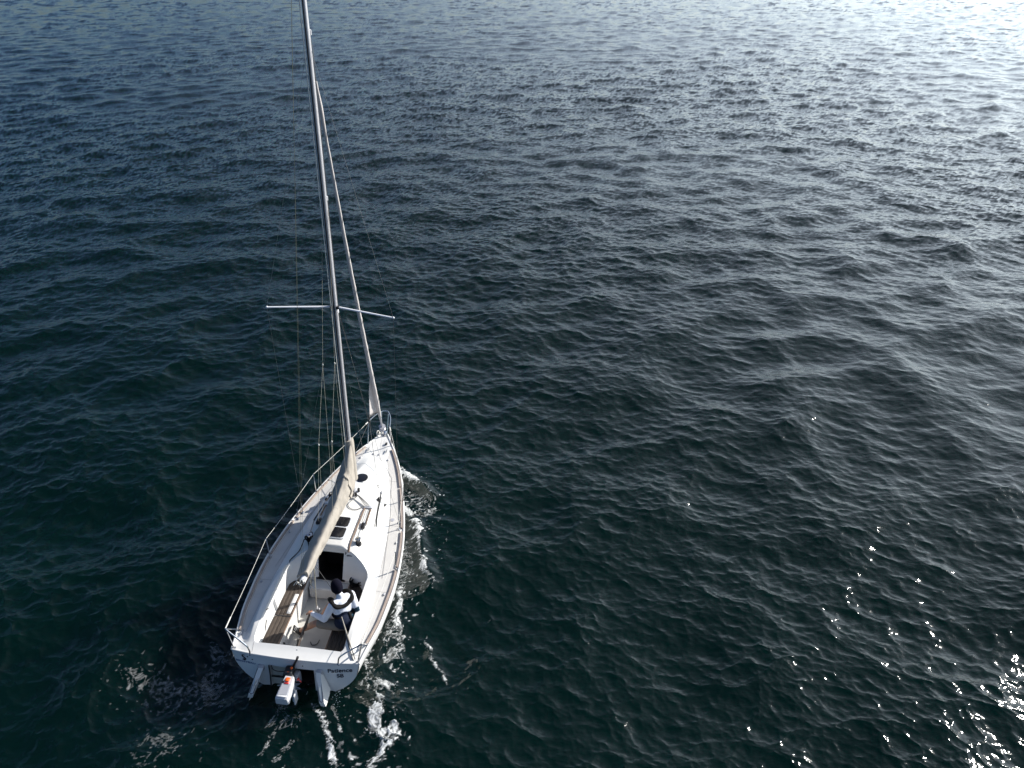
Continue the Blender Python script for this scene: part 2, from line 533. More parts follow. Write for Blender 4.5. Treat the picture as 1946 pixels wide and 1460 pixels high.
# ------------------------------------------------------------------ sailboat
boat = bpy.data.objects.new("sailboat", None)
boat.location = BLOC; boat.rotation_euler = BROT
col.objects.link(boat)
tag(boat, "white sailing yacht motoring with sails furled on dark green water", "sailboat")

def x_t(y, z):
    return -.075 * (1 - (y / 1.05) ** 2) - .05 * (1 - z / .72)

def trunk(x, y):
    ht = crv([0, .15, .35, .9, 1.5, 1.72, 1.9, 2.05, 2.4, 2.9, 3.46, 4.0, 4.5, 5.0, 5.93],
             [.0, .03, .10, .13, .14, .17, .27, .355, .36, .345, .31, .235, .12, .0, .0])(x)
    yo = crv([0, 1.0, 1.6, 2.0, 2.5, 3.0, 3.5, 4.0, 4.5, 5.0, 5.93], [.95, .95, .93, .90, .86, .80, .71, .58, .43, .27, .1])(x)
    yt = crv([0, 1.5, 1.65, 1.8, 2.0, 2.5, 3.0, 3.5, 4.0, 4.5, 5.0, 5.93], [.80, .79, .74, .50, .30, .34, .36, .32, .22, .12, .05, .0])(x)
    return ht * sstep((yo - np.abs(y)) / np.maximum(yo - yt, .02))
def deckz(x, y):
    b = max(beam(x), .02)
    return float(sheer(x) + .028 * (1 - min(1, (y / b) ** 2)) * min(1, b / .6) + trunk(x, y))

def deck_hull():
    # hull shell
    Df = crv([0, .6, 1.5, 2.8, 4.0, 5.0, 5.5, 5.75, 5.88, 5.93], [.03, .10, .20, .25, .22, .14, .05, -.12, -.50, -.80])
    af = crv([0, 1, 2.5, 4, 5, 5.93], [.80, .66, .58, .66, .85, 1.0])
    xs = list(np.linspace(0, .3, 5)) + list(np.linspace(.45, 5.4, 34)) + [5.5, 5.6, 5.68, 5.75, 5.8, 5.85, 5.89, 5.93]
    rings = []
    nphi = 20
    for x in xs:
        B, zs, D, al = beam(x), sheer(x), Df(x), af(x)
        ring = []
        for s_ in (1, -1):
            ph = np.linspace(0, math.pi / 2, nphi)
            if s_ < 0: ph = ph[::-1][1:]
            for a in ph:
                y = s_ * B * max(math.cos(a), 0) ** al
                z = zs - (zs + D) * math.sin(a)
                k = np.clip(1 - x / .3, 0, 1)
                ring.append((x + k * x_t(y, z), y, z))
        rings.append(ring)
    h = MB(); h.loft(rings, closed=False)
    hull = h.build("hull", M['hull'], boat, angle=50)
    # transom skin with the motor recess cut out of it
    cy0, cy1, cz0, cz1 = -.315, .415, .075, .545
    cols = sorted(set(list(np.linspace(-1.047, cy0, 14)) + list(np.linspace(cy0, cy1, 14)) + list(np.linspace(cy1, 1.047, 14))))
    tb = MB()
    def zb(y):
        c = min(1, abs(y) / 1.047) ** (1 / .80)
        return .72 - .75 * math.sqrt(max(0, 1 - c * c))
    def strip(y0, y1, za0, za1, zb0, zb1, n):
        vs, fs = [], []
        for k in range(n + 1):
            t = k / n
            for y, a, b in ((y0, za0, zb0), (y1, za1, zb1)):
                z = a + (b - a) * t
                vs.append((x_t(y, z), y, z))
        for k in range(n):
            fs.append((2 * k, 2 * k + 1, 2 * k + 3, 2 * k + 2))
        tb.add(vs, fs)
    for i in range(len(cols) - 1):
        a, b = cols[i], cols[i + 1]
        if a >= cy0 - 1e-6 and b <= cy1 + 1e-6:
            strip(a, b, zb(a), zb(b), cz0, cz0, 3); strip(a, b, cz1, cz1, .72, .72, 4)
        else:
            strip(a, b, zb(a), zb(b), .72, .72, 10)
    # recess walls
    dx = .24
    c4 = [(cy0, cz0), (cy1, cz0), (cy1, cz1), (cy0, cz1)]
    for i in range(4):
        (ya, za), (yb, zb_) = c4[i], c4[(i + 1) % 4]
        tb.add([(x_t(ya, za), ya, za), (x_t(yb, zb_), yb, zb_), (dx, yb, zb_), (dx, ya, za)], [(0, 1, 2, 3)])
    tr = tb.build("transom", M['hull'], boat, angle=30)
    nb = MB(); nb.add([(dx - .002, cy0, cz0), (dx - .002, cy1, cz0), (dx - .002, cy1, cz1), (dx - .002, cy0, cz1)], [(0, 1, 2, 3)])
    nb.add([(dx - .003, cy0, cz0 + .004), (-.02, cy0 + .002, cz0 + .004), (-.02, .1, cz0 + .004), (dx - .003, .1, cz0 + .004)], [(0, 1, 2, 3)])
    nb.build("recess_lining", M['niche'], tr)
    pb = MB(); pb.box((-.045, .262, .405), (.03, .296, .262), bev=.01); pb.build("locker_panel", M['cream'], tr)
    pb = MB(); pb.box((-.062, .262, .172), (.03, .296, .180), bev=.01); pb.build("locker_panel", M['cream'], tr)
    st = MB(); st.box((-.075, .262, .268), (.02, .30, .014)); st.build("black_strap", M['rubber'], tr)
    st = MB(); st.tube(smooth_path([(-.10, .415, .56), (-.10, .420, .35), (-.115, .43, .12), (-.12, .43, .02)], 4), .012, 6); st.build("black_strap", M['rubber'], tr)
    st = MB(); st.tube(smooth_path([(-.085, .38, .555), (-.12, .34, .50), (-.13, .25, .485), (-.12, .15, .50), (-.085, .12, .555)], 5), .007, 6); st.build("black_strap", M['rubber'], tr)
    for (yy, zz) in ((.78, .64), (-.14, .62), (.70, .60)):
        d = MB(); d.ell((x_t(yy, zz) - .002, yy, zz), (.006, .012, .012), 10, 6); d.build("drain_fitting", M['black'], tr)
    # raised lip right round the gunwale
    lip = MB()
    for s_ in (1, -1):
        path = [(x, s_ * (beam(x) - .004), sheer(x) + .004) for x in np.linspace(0.0, 5.90, 60)]
        lip.tube(path, .020, 8)
    lip.tube([(x_t(y, .72) + .006, y, .722) for y in np.linspace(1.045, -1.045, 24)], .016, 8)
    lip.build("gunwale_moulding", M['gel'], boat)

    # deck
    xc = 2.02
    def yin(x):
        if x <= .15 or x >= xc: return 0.0
        base = .755
        if x < .24: base = .755 - .05 * (1 - (x - .15) / .09) ** 2
        if x > 1.55:
            t = (x - 1.55) / (xc - 1.55)
            base = .755 * max(0, 1 - t ** 2.3) ** (1 / 2.3)
        return base
    st = [(0.0, 0), (.05, 0), (.10, 0), (.15, 0), (.1501, None), (.17, None), (.20, None), (.24, None)]
    st += [(x, None) for x in np.linspace(.34, 1.55, 14)]
    st += [(x, None) for x in 1.55 + (xc - 1.55) * np.sin(np.linspace(.12, math.pi / 2, 18))[:-1]]
    st += [(xc, 0)]
    st += [(x, 0) for x in np.linspace(2.06, 5.3, 46)] + [(x, 0) for x in (5.4, 5.5, 5.6, 5.7, 5.78, 5.85, 5.90, 5.93)]
    dm = MB()
    nu = 30
    edge = {1: [], -1: []}
    for s_ in (1, -1):
        rows = []
        for x, f in st:
            yi = 0.0 if f == 0 else yin(x)
            b = beam(x)
            row = []
            for u in np.linspace(0, 1, nu):
                y = s_ * (b + (yi - b) * u)
                xx = x + (x_t(y, .72) if x == 0 else 0)
                row.append((xx, y, deckz(x, y)))
            rows.append(row)
            if f is None: edge[s_].append(row[-1])
            if x == xc: edge[s_].append((xc, 0, deckz(xc, 0)))
        o = len(dm.v)
        vs = [q for r_ in rows for q in r_]
        fs, ms = [], []
        for i in range(len(rows) - 1):
            for j in range(nu - 1):
                fs.append((i * nu + j, i * nu + j + 1, (i + 1) * nu + j + 1, (i + 1) * nu + j))
                x = .5 * (rows[i][j][0] + rows[i + 1][j + 1][0]); y = abs(.5 * (rows[i][j][1] + rows[i + 1][j + 1][1]))
                yo = np.interp(x, [0, 1.0, 1.6, 2.0, 2.5, 3.0, 3.5, 4.0, 4.5, 5.0], [.95, .95, .93, .90, .86, .80, .71, .58, .43, .27])
                ns = (.35 < x < 5.3) and (yo + .0 < y < beam(x) - .07)
                ms.append(1 if ns else 0)
        dm.add(vs, fs); dm.m[-len(fs):] = ms
    deck = dm.build("deck", [M['gel'], M['nonskid']], boat, angle=45)

    # cockpit liner: walls, benches, sole, aft face of the cabin
    ck = MB()
    def foot(P):
        k = float(sstep((P[0] - 1.2) / .8))
        return (P[0] - .20 * k + (.02 if P[0] < .2 else 0), P[1] * .90, .60)
    for s_ in (1, -1):
        E_ = edge[s_]
        vs, fs = [], []
        nk = 6
        for P in E_:
            F = foot(P)
            for k in range(nk + 1):
                t = k / nk
                b_ = t ** .85
                vs.append((P[0] + (F[0] - P[0]) * b_, P[1] + (F[1] - P[1]) * b_, P[2] + (F[2] - P[2]) * t - (.004 if k == 0 else 0)))
        for i in range(len(E_) - 1):
            ym = abs(.5 * (E_[i][1] + E_[i + 1][1])); xm = E_[i][0]
            if ym < .272 and xm > 1.5:
                continue                                  # the companionway
            for k in range(nk):
                a = i * (nk + 1) + k
                fs.append((a, a + 1, a + nk + 2, a + nk + 1))
        ck.add(vs, fs)
        # bench top
        vs, fs = [], []
        q = [foot(P) for P in E_]
        q = [p_ for p_ in q if abs(p_[1]) >= .385]
        for p_ in q:
            vs += [(p_[0], p_[1], .60), (p_[0], s_ * .385, .60)]
        for i in range(len(q) - 1):
            fs.append((2 * i, 2 * i + 1, 2 * i + 3, 2 * i + 2))
        ck.add(vs, fs)
        # bench front
        ck.add([(.17, s_ * .385, .60), (1.84, s_ * .385, .60), (1.84, s_ * .375, .25), (.17, s_ * .375, .25)], [(0, 1, 2, 3)])
    # sole and its ends
    ck.add([(.16, .375, .25), (1.84, .375, .25), (1.84, -.375, .25), (.16, -.375, .25)], [(0, 1, 2, 3)], 1)
    ck.add([(.15, .755, .72 + .02), (.15, -.755, .74), (.17, -.68, .60), (.17, .68, .60)], [(0, 1, 2, 3)])
    ck.add([(.168, .38, .60), (.168, -.38, .60), (.165, -.375, .25), (.165, .375, .25)], [(0, 1, 2, 3)])
    ck.add([(1.80, .40, .55), (1.80, -.40, .55), (1.80, -.385, .25), (1.80, .385, .25)], [(0, 1, 2, 3)])
    for s_ in (1, -1): ck.add([(1.80, s_ * .40, .60), (1.80, s_ * .25, .60), (1.80, s_ * .25, .55), (1.80, s_ * .40, .55)], [(0, 1, 2, 3)])
    for s_ in (1, -1): ck.add([(1.80, s_ * .40, .597), (1.80, s_ * .25, .597), (1.88, s_ * .25, .597), (1.88, s_ * .40, .597)], [(0, 1, 2, 3)])
    ck.box((1.70, 0, .39), (.20, .70, .26), bev=.02)     # step under the companionway
    cock = ck.build("cockpit", [M['gel'], M['sole']], boat, angle=35)
    return hull, tr, deck, cock
hull, transom, deck, cockpit = deck_hull()

# companionway, lined with a box whose dark colour stands in for cabin shade
cw = MB()
pts = [(1.985, .262, 1.165), (1.985, -.262, 1.165), (1.80, -.245, .56), (1.80, .245, .56)]
back = [(2.35, .262, 1.165), (2.35, -.262, 1.165), (2.35, -.245, .40), (2.35, .245, .40)]
cw.add(pts + back, [(4, 5, 6, 7), (0, 4, 7, 3), (1, 2, 6, 5), (0, 1, 5, 4), (3, 7, 6, 2)])
comp = cw.build("companionway", M['dark'], boat, smooth=False)
fr = MB()
fr.tube([(2.00, .275, 1.16), (1.80, .258, .56)], .012, 6); fr.tube([(2.00, -.275, 1.16), (1.80, -.258, .56)], .012, 6)
fr.tube([(1.797, .26, .555), (1.797, -.26, .555)], .010, 6)
fr.build("companionway_frame", M['black'], comp)
ins = MB(); ins.box((1.965, -.345, 1.01), (.02, .115, .13), rot=Matrix.Rotation(R(-18), 3, 'Y'), bev=.01)
ins.build("instrument_display", M['motorpanel'], cockpit)
ins = MB(); ins.box((1.966, -.435, .98), (.05, .035, .13), rot=Matrix.Rotation(R(-18), 3, 'Y'), bev=.01)
ins.build("instrument_bracket", M['black'], cockpit)

# sliding hatch with two panes
hb = MB()
rings = []
for x, g, yk in ((1.975, .0, 1.0), (1.985, .045, 1.0), (2.02, .060, .99), (2.4, .062, .99), (2.80, .056, .98), (2.90, .045, .92), (2.96, .012, .80), (2.97, -.02, .76)):
    ring = []
    for y in np.linspace(-.30, .30, 17):
        e = 1 - abs(y / .30) ** 8
        yy = y * yk
        ring.append((x, yy, deckz(max(x, 2.06), yy) - .012 + (g + .012) * max(0, e)))
    rings.append(ring)
hb.loft(rings, closed=False)
lo = [(x, y, z - .10) for x, y, z in rings[0]]
hb.loft([lo, rings[0]], closed=False)
hatch = hb.build("sliding_hatch", M['gel'], boat, angle=60)
def rrect(x0, x1, y0, y1, r, n=5):
    out = []
    for cx, cy, a0 in ((x1 - r, y1 - r, 0), (x0 + r, y1 - r, 90), (x0 + r, y0 + r, 180), (x1 - r, y0 + r, 270)):
        for k in range(n + 1):
            a = R(a0 + 90 * k / n)
            out.append((cx + r * math.cos(a), cy + r * math.sin(a)))
    return out
def hz(x, y): return deckz(max(x, 2.06), y) + .062
fm = MB()
o_ = rrect(2.145, 2.715, -.20, .20, .06); fm.loft([[(x, y, hz(x, y) - .004) for x, y in o_], [(x, y, hz(x, y) + .004) for x, y in o_]])
hf = fm.build("hatch_frame", M['whitealu'], hatch)
for a, b in ((2.17, 2.415), (2.455, 2.69)):
    pm = MB(); q = rrect(a, b, -.172, .172, .035)
    pm.loft([[(x, y, hz(x, y) - .004) for x, y in q], [(x, y, hz(x, y) + .022) for x, y in q]])
    pm.build("hatch_pane", M['darkglass'], hatch)

# round fore hatch
rh = MB(); zc = deckz(4.01, 0)
rh.lathe((4.01, 0, zc - .02), [(.145, 0), (.145, .030), (.138, .040), (.122, .040)], 32)
rhat = rh.build("round_deck_hatch", M['gel'], boat)
rp = MB(); rp.lathe((4.01, 0, zc + .02), [(.123, 0), (.121, .014), (.09, .020)], 32); rp.build("hatch_pane", M['darkglass'], rhat)
rp = MB(); rp.box((3.88, .0, zc + .012), (.04, .12, .025), bev=.008); rp.build("hatch_hinge", M['steel'], rhat)

# teak benches, one piece per slat
for s_ in (1, -1):
    for (x0, x1) in ((.185, .835), (.855, 1.80)):
        for k in range(4):
            y0 = .408 + k * .0665
            xe = x1
            if x1 > 1:
                xe = (1.80, 1.79, 1.76, 1.70)[k]
            b = MB()
            L_ = xe - x0
            jit = random.uniform(-.002, .002)
            b.box(((x0 + xe) / 2, s_ * (y0 + .032), .611 + jit), (L_, .0645, .018), bev=.003)
            b.build("bench_slat", M['teak'], cockpit)
    t = MB(); t.box((.99, s_ * .394, .609), (1.62, .022, .026), bev=.005); t.build("bench_trim", M['teakrail'], cockpit)
    g = MB(); g.box((.845, s_ * .51, .618), (.022, .25, .012)); g.build("bench_batten", M['rubber'], cockpit)
hd = MB(); hd.box((1.12, .455, .622), (.44, .070, .016), bev=.012); hd.build("hand_hold", M['gel'], cockpit)
hk = MB(); hk.tube(smooth_path([(.72, .735, .88), (.73, .715, .89), (.76, .715, .87)], 4), .008, 6); hk.build("wall_hook", M['black'], cockpit)
for (x, z) in ((.45, .45), (.42, .50)):
    c = MB(); c.ell((x, .372, z - .03), (.016, .008, .016), 10, 6); c.build("drain_fitting", M['black'], cockpit)
sg = MB(); sg.tube([(.62, .705, .76), (.50, .69, .68), (.48, .69, .65)], .006, 6); sg.build("seam_line", M['ropegrey'], cockpit)

# toe rails
for s_ in (1, -1):
    for (x0, x1) in ((.36, 1.93), (2.03, 2.90), (3.0, 4.1), (4.14, 5.30)):
        rings = []
        for x in np.linspace(x0, x1, 16):
            yc = beam(x) - .050; zc = deckz(x, yc) - .006
            rings.append([(x, s_ * (yc + .016), zc), (x, s_ * (yc + .013), zc + .042), (x, s_ * (yc - .013), zc + .042), (x, s_ * (yc - .016), zc)])
        t = MB(); t.loft(rings); t.build("toe_rail", M['caprail'], boat, angle=20)

# grab rails on the cabin top
for s_ in (1, -1):
    for (x0, x1, y0, y1) in ((1.96, 3.06, .325, .325), (2.66, 3.08, .455, .44)):
        t = MB()
        pth = []
        for k in range(12):
            u = k / 11; x = x0 + (x1 - x0) * u; y = s_ * (y0 + (y1 - y0) * u)
            pth.append((x, y, deckz(x, y) + .026 - (.018 if k in (0, 11) else 0)))
        t.tube(pth, .015, 8)
        t.build("grab_rail", M['teakrail'], boat)

# moulding seams and scuffs
def seam(pts, r=.0028, m='furl'):
    b = MB(); b.tube([(x, y, deckz(max(x, 0.0), y) + .001) for x, y in pts], r, 5); b.build("seam_line", M[m], deck)
for s_ in (1, -1):
    seam([(x_t(.70, .72) + .02, s_ * .70), (.07, s_ * .715), (.145, s_ * .73)])
    seam([(x, s_ * (beam(x) - .085)) for x in np.linspace(.36, 5.0, 30)])
    seam([(x, s_ * float(np.interp(x, [.36, 1.0, 1.6, 2.0, 2.5, 3.0, 3.5, 4.0, 4.5, 5.0], [.95, .95, .93, .90, .86, .80, .71, .58, .43, .27]))) for x in np.linspace(.36, 4.9, 30)])
    for x in (1.45, 3.05, 4.3):
        seam([(x, s_ * y) for y in np.linspace(beam(x) - .085, float(np.interp(x, [1.0, 1.6, 2.0, 2.5, 3.0, 3.5, 4.0, 4.5], [.95, .93, .90, .86, .80, .71, .58, .43])), 5)], .002)

# winches
def winch(x, y, k=1.0):
    z = deckz(x, y)
    b = MB(); b.lathe((x, y, z - .02), [(.062 * k, 0), (.062 * k, .03), (.048 * k, .045), (.044 * k, .09), (.050 * k, .12), (.056 * k, .135)], 20)
    w = b.build("winch", M['black'], boat)
    c = MB(); c.lathe((x, y, z + .115), [(.055 * k, 0), (.052 * k, .014), (.02, .017)], 20); c.build("winch_top", M['steel'], w)
    c = MB(); c.lathe((x, y, z + .132), [(.014, 0), (.014, .006)], 10); c.build("winch_socket", M['black'], w)
winch(2.20, -.44); winch(2.19, .46)

# rope clutches, organisers, jib tracks, cars, blocks
def part_box(name, m, c, size, rotz=0, parent=boat, bev=.006):
    b = MB(); b.box((0, 0, 0), size, bev=bev)
    mt = Matrix.Rotation(rotz, 3, 'Z')
    b.v = [tuple(mt @ Vector(q) + Vector(c)) for q in b.v]
    return b.build(name, m, parent)
for s_ in (1, -1):
    part_box("rope_clutch", M['black'], (2.60, s_ * .425, deckz(2.6, .425) + .025), (.14, .075, .06))
    part_box("clutch_lever", M['motorpanel'], (2.66, s_ * .425, deckz(2.66, .425) + .065), (.07, .03, .025))
    part_box("rope_organiser", M['whitealu'], (3.10, s_ * .385, deckz(3.1, .385) + .015), (.05, .17, .04), s_ * R(-6))
    tk = MB()
    pth = smooth_path([(3.78, s_ * .455, 0), (3.4, s_ * .515, 0), (3.05, s_ * .56, 0), (2.80, s_ * .605, 0)], 6)
    tk.tube([(a, b, deckz(a, b) + .012) for a, b, _ in pth], .014, 6, flat=.7)
    tr_ = tk.build("jib_track", M['black'], boat)
    part_box("track_car", M['black'], (3.50, s_ * .50, deckz(3.5, .50) + .035), (.11, .05, .055), 0, tr_)
    b = MB(); b.lathe((3.47, s_ * .50, deckz(3.47, .5) + .06), [(.02, 0), (.036, .012), (.036, .03), (.02, .042)], 14, rot=Matrix.Rotation(R(50 * s_), 3, 'X')); b.build("sheet_block", M['black'], tr_)
    b = MB(); b.ell((3.76, s_ * .47, deckz(3.76, .47) + .03), (.05, .025, .03), 10, 6); b.build("track_end", M['motorpanel'], tr_)
    b = MB(); b.ell((3.50, s_ * .60, deckz(3.5, .6) + .02), (.045, .022, .02), 10, 6); b.build("track_knob", M['black'], tr_)
    b = MB(); b.lathe((3.20, s_ * .81, deckz(3.2, .81) - .006), [(.045, 0), (.043, .010), (.02, .012)], 18); b.build("deck_filler", M['alu'], boat)
    for (x, y) in ((1.40, 1.10), (2.62, 1.03), (4.94, .30), (5.10, .06)):
        b = MB(); z = deckz(x, y); b.box((x, s_ * y, z + .012), (.055, .03, .024), bev=.006); b.build("deck_fitting", M['motorpanel'], boat)
    # mooring cleats
    for (x, y) in ((.30, .99), (5.22, .20)):
        z = deckz(x, y)
        b = MB(); b.tube([(x - .06, s_ * y, z + .035), (x + .06, s_ * y, z + .035)], .009, 6)
        b.tube([(x - .02, s_ * y, z - .005), (x - .02, s_ * y, z + .035)], .008, 6); b.tube([(x + .02, s_ * y, z - .005), (x + .02, s_ * y, z + .035)], .008, 6)
        b.build("mooring_cleat", M['steel'], boat)
b = MB()
b.tube([(3.87, -.37, deckz(3.87, -.37) + .02 + .03 * math.cos(a)) if False else (3.87 + .03 * math.cos(a), -.37 + .03 * math.sin(a), deckz(3.87, -.37) + .015) for a in np.linspace(0, 2 * math.pi, 14)[:-1]], .007, 6, closed=True)
b.build("deck_ring", M['steel'], boat)
b = MB(); b.box((5.48, -.13, deckz(5.48, -.13) + .02), (.07, .05, .04), bev=.012); b.build("bow_block", M['black'], boat)
# bow fitting with a pale loop of line
b = MB(); b.box((5.86, 0, .965), (.16, .07, .03), bev=.01); b.tube([(5.78, .0, .96), (5.70, 0, 1.22)], .014, 8); b.build("stemhead_fitting", M['steel'], boat)
b = MB(); b.tube([(5.80 + .06 * math.cos(a), .13 + .04 * math.sin(a), .99 + .03 * math.sin(a * 2)) for a in np.linspace(0, 2 * math.pi, 16)[:-1]], .012, 6, closed=True); b.build("rope_loop", M['lifeline'], boat)

# stanchions and lifelines, pulpit, pushpits
STN = ((3.77, .90), (1.96, 1.165))
tops = {1: [], -1: []}
for s_ in (1, -1):
    for (x, y) in STN:
        z = deckz(x, y)
        b = MB(); b.tube([(x, s_ * y, z), (x, s_ * (y + .015), z + .46)], .0125, 8); st_ = b.build("stanchion", M['steel'], boat)
        c = MB(); c.lathe((x, s_ * y, z - .004), [(.035, 0), (.032, .015), (.018, .05), (.016, .06)], 12); c.build("stanchion_base", M['steel'], st_)
        tops[s_].append((x, s_ * (y + .015), z + .455))
def push(s_):
    A = (.05, s_ * 1.10, 1.15)
    b = MB()
    b.tube(smooth_path([A, (.02, s_ * 1.05, 1.13), (-.02, s_ * .85, .98), (-.035, s_ * .75, .88), (-.04, s_ * .725, .80), (-.045, s_ * .72, .725)], 6), .0135, 8)
    b.tube([A, (.38, s_ * 1.075, .735)], .0125, 8)
    b.tube([A, (.025, s_ * 1.015, .72)], .0125, 8)
    o = b.build("pushpit", M['steel'], boat)
    for q in ((-.045, s_ * .72, .722), (.38, s_ * 1.075, .737), (.025, s_ * 1.015, .724)):
        c = MB(); c.lathe(q, [(.028, -.004), (.028, .008), (.016, .012)], 12); c.build("tube_foot", M['steel'], o)
    return A
pa = {s_: push(s_) for s_ in (1, -1)}
b = MB()
P1, P2 = (5.60, .275, 1.43), (5.45, -.235, 1.43)
hoop = smooth_path([P1, (5.80, .20, 1.445), (5.98, .10, 1.45), (6.04, 0, 1.45), (5.98, -.08, 1.45), (5.78, -.17, 1.44), P2], 6)
b.tube(hoop, .0135, 8)
b.tube([P1, (5.42, .275, .945)], .0125, 8); b.tube([P2, (5.45, -.25, .94)], .0125, 8)
b.tube([hoop[13], (5.80, .07, .955)], .0125, 8); b.tube([hoop[24], (5.78, -.07, .955)], .0125, 8)
b.build("pulpit", M['steel'], boat)
for s_ in (1, -1):
    start = P1 if s_ > 0 else P2
    pts = [start] + tops[s_] + [pa[s_]]
    b = MB()
    for a, c in zip(pts[:-1], pts[1:]):
        a, c = np.array(a), np.array(c)
        b.tube([a + (c - a) * t + V(0, 0, -.02 * math.sin(math.pi * t)) for t in np.linspace(0, 1, 9)], .0042, 6)
    b.build("lifeline", M['lifeline'], boat)
    b = MB()
    for (x, y, z) in tops[s_][:0]: pass
    q0 = np.array(pts[-1]); q1 = np.array(pts[-2]); d = (q1 - q0) / np.linalg.norm(q1 - q0)
    b.tube([q0, q0 + d * .22], .010, 6); b.build("lifeline_lashing", M['lifeline'], boat)
    q0 = np.array(pts[0]); q1 = np.array(pts[1]); d = (q1 - q0) / np.linalg.norm(q1 - q0)
    b = MB(); b.tube([q0, q0 + d * .12], .014, 6); b.build("lifeline_toggle", M['lifeline'], boat)

# ------------------------------------------------------------------ rig
def mast_at(z): return 3.46 - .025 * (z - 1.18)
mb = MB()
rings = []
for z in (1.15, 2.5, 4.0, 6.0, 8.0, 9.3, 10.3):
    k = 1.0 if z < 8.5 else 1 - .25 * (z - 8.5) / 1.8
    x = mast_at(z)
    ring = []
    for a in np.linspace(0, 2 * math.pi, 25)[:-1]:
        c, s_ = math.cos(a), math.sin(a)
        rx = .058 if c > 0 else .050
        ring.append((x + k * rx * c, k * .042 * s_, z))
    rings.append(ring)
mb.loft(rings)
mast = mb.build("mast", M['alu'], boat)
g = MB(); g.loft([[(mast_at(z) - .052 + dx, dy, z) for dx, dy in ((0, .008), (0, -.008), (-.006, -.008), (-.006, .008))] for z in (1.9, 10.25)]); g.build("sail_track", M['black'], mast)
b = MB(); b.lathe((3.46, 0, deckz(3.46, 0) - .01), [(.10, 0), (.10, .02), (.075, .05)], 18); b.build("mast_step", M['alu'], mast)
SPZ = 5.31
for s_ in (1, -1):
    xm = mast_at(SPZ)
    t = MB()
    path = [(xm - .01, s_ * .04, SPZ), (xm - .02, s_ * .09, SPZ + .003), (xm - .276, s_ * 1.05, SPZ + .03)]
    t.tube(path, [.022, .026, .020], 10, flat=.55)
    sp = t.build("spreader", M['whitealu'], mast)
    c = MB(); c.ell(path[-1], (.022, .022, .02), 10, 6); c.build("spreader_tip", M['whitealu'], sp)
    c = MB(); c.box((xm - .01, s_ * .055, SPZ), (.07, .05, .05), bev=.008); c.build("spreader_root", M['black'], sp)
b = MB(); b.box((mast_at(5.2) + .055, -.02, 5.2), (.04, .03, .07), bev=.008); b.build("deck_light", M['whitealu'], mast)
for z in (7.14, 9.45):
    b = MB(); b.box((mast_at(z) + .05, -.02, z), (.05, .04, .08), bev=.01); b.build("mast_fitting", M['motorpanel'], mast)
for (x, y, z) in ((3.40, .07, 1.30), (3.50, -.085, 1.27), (3.36, -.07, 1.28), (3.38, .0, 1.26)):
    b = MB(); b.box((x, y, z), (.06, .045, .09), bev=.012); b.build('mast_base_block', M['black'], mast)

def wire(name, pts, r, m, parent=boat, sag=0.0):
    b = MB()
    for a, c in zip(pts[:-1], pts[1:]):
        a, c = np.array(a, float), np.array(c, float)
        n = 8 if sag else 1
        b.tube([a + (c - a) * t - V(0, 0, sag * math.sin(math.pi * t)) for t in np.linspace(0, 1, n + 1)], r, 5)
    return b.build(name, m, parent)
HZ = 9.25
for s_ in (1, -1):
    tip = (mast_at(SPZ) - .276, s_ * 1.05, SPZ + .03)
    yb = beam(3.15) - .09
    foot_ = (3.15, s_ * yb, deckz(3.15, yb))
    wire("cap_shroud", [(mast_at(HZ), s_ * .03, HZ), tip, (3.15, s_ * yb, foot_[2] + .25)], .0022, M['wire'])
    wire("lower_shroud", [(mast_at(SPZ - .08), s_ * .04, SPZ - .08), (2.98, s_ * (beam(2.98) - .10), deckz(2.98, 1.0) + .22)], .0022, M['wire'])
    for (x, dyy) in ((3.15, .09), (2.98, .10)):
        yb = beam(x) - dyy
        b = MB(); b.tube([(x, s_ * yb, deckz(x, yb) - .01), (x, s_ * yb, deckz(x, yb) + .24)], .010, 8); b.box((x, s_ * yb, deckz(x, yb) + .01), (.07, .05, .02), bev=.006)
        b.build("turnbuckle", M['steel'], boat)
    # two more running lines from the mast head to the cabin side
wire("topping_lift", [(2.93, .02, 10.25), (1.12, .17, 1.50)], .002, M['halyard'])
wire("topping_lift", [(2.97, .03, 10.2), (1.10, .20, 1.44)], .002, M['halyard'])
wire("halyard", [(mast_at(9.9) - .075, .035, 9.9), (mast_at(2.2) - .09, .04, 2.2)], .007, M['lifeline'], mast)
wire("halyard", [(mast_at(9.0) - .03, .055, 9.0), (mast_at(1.5) - .03, .055, 1.5)], .006, M['lifeline'], mast)
wire("halyard", [(mast_at(9.4) + .065, -.02, 9.4), (mast_at(1.5) + .06, -.03, 1.5)], .005, M['ropegrey'], mast)
wire("spinnaker_halyard", [(mast_at(9.3) + .06, -.04, 9.3), (mast_at(5.2) + .10, -.02, 5.2), (5.60, .27, 1.42)], .004, M['wire'])
wire("lower_stay", [(mast_at(5.0) + .04, 0, 5.0), (5.0, .25, 1.0)], .0025, M['wire'])

# furled jib round the forestay
def stay(t):           # slight sag
    a, c = V(5.70, 0, 1.18), V(mast_at(HZ) + .03, 0, HZ + .05)
    q = a + (c - a) * t
    return q + V(-.045, 0, -.012) * math.sin(math.pi * t) * 1.6
wire("forestay", [tuple(stay(t)) for t in np.linspace(0, 1, 12)], .006, M['wire'])
jb = MB(); pth, rad = [], []
for k in range(61):
    t = .055 + (.94 - .055) * k / 60
    pth.append(stay(t))
    base = .048 - .030 * k / 60
    if t < .12: base *= .65 + .35 * (t - .055) / .065
    if .85 < t < .93: base += .012 * math.sin((t - .85) / .08 * math.pi)
    rad.append(base * (1 + .05 * math.sin(k * 1.9)))
jb.tube(pth, rad, 14)
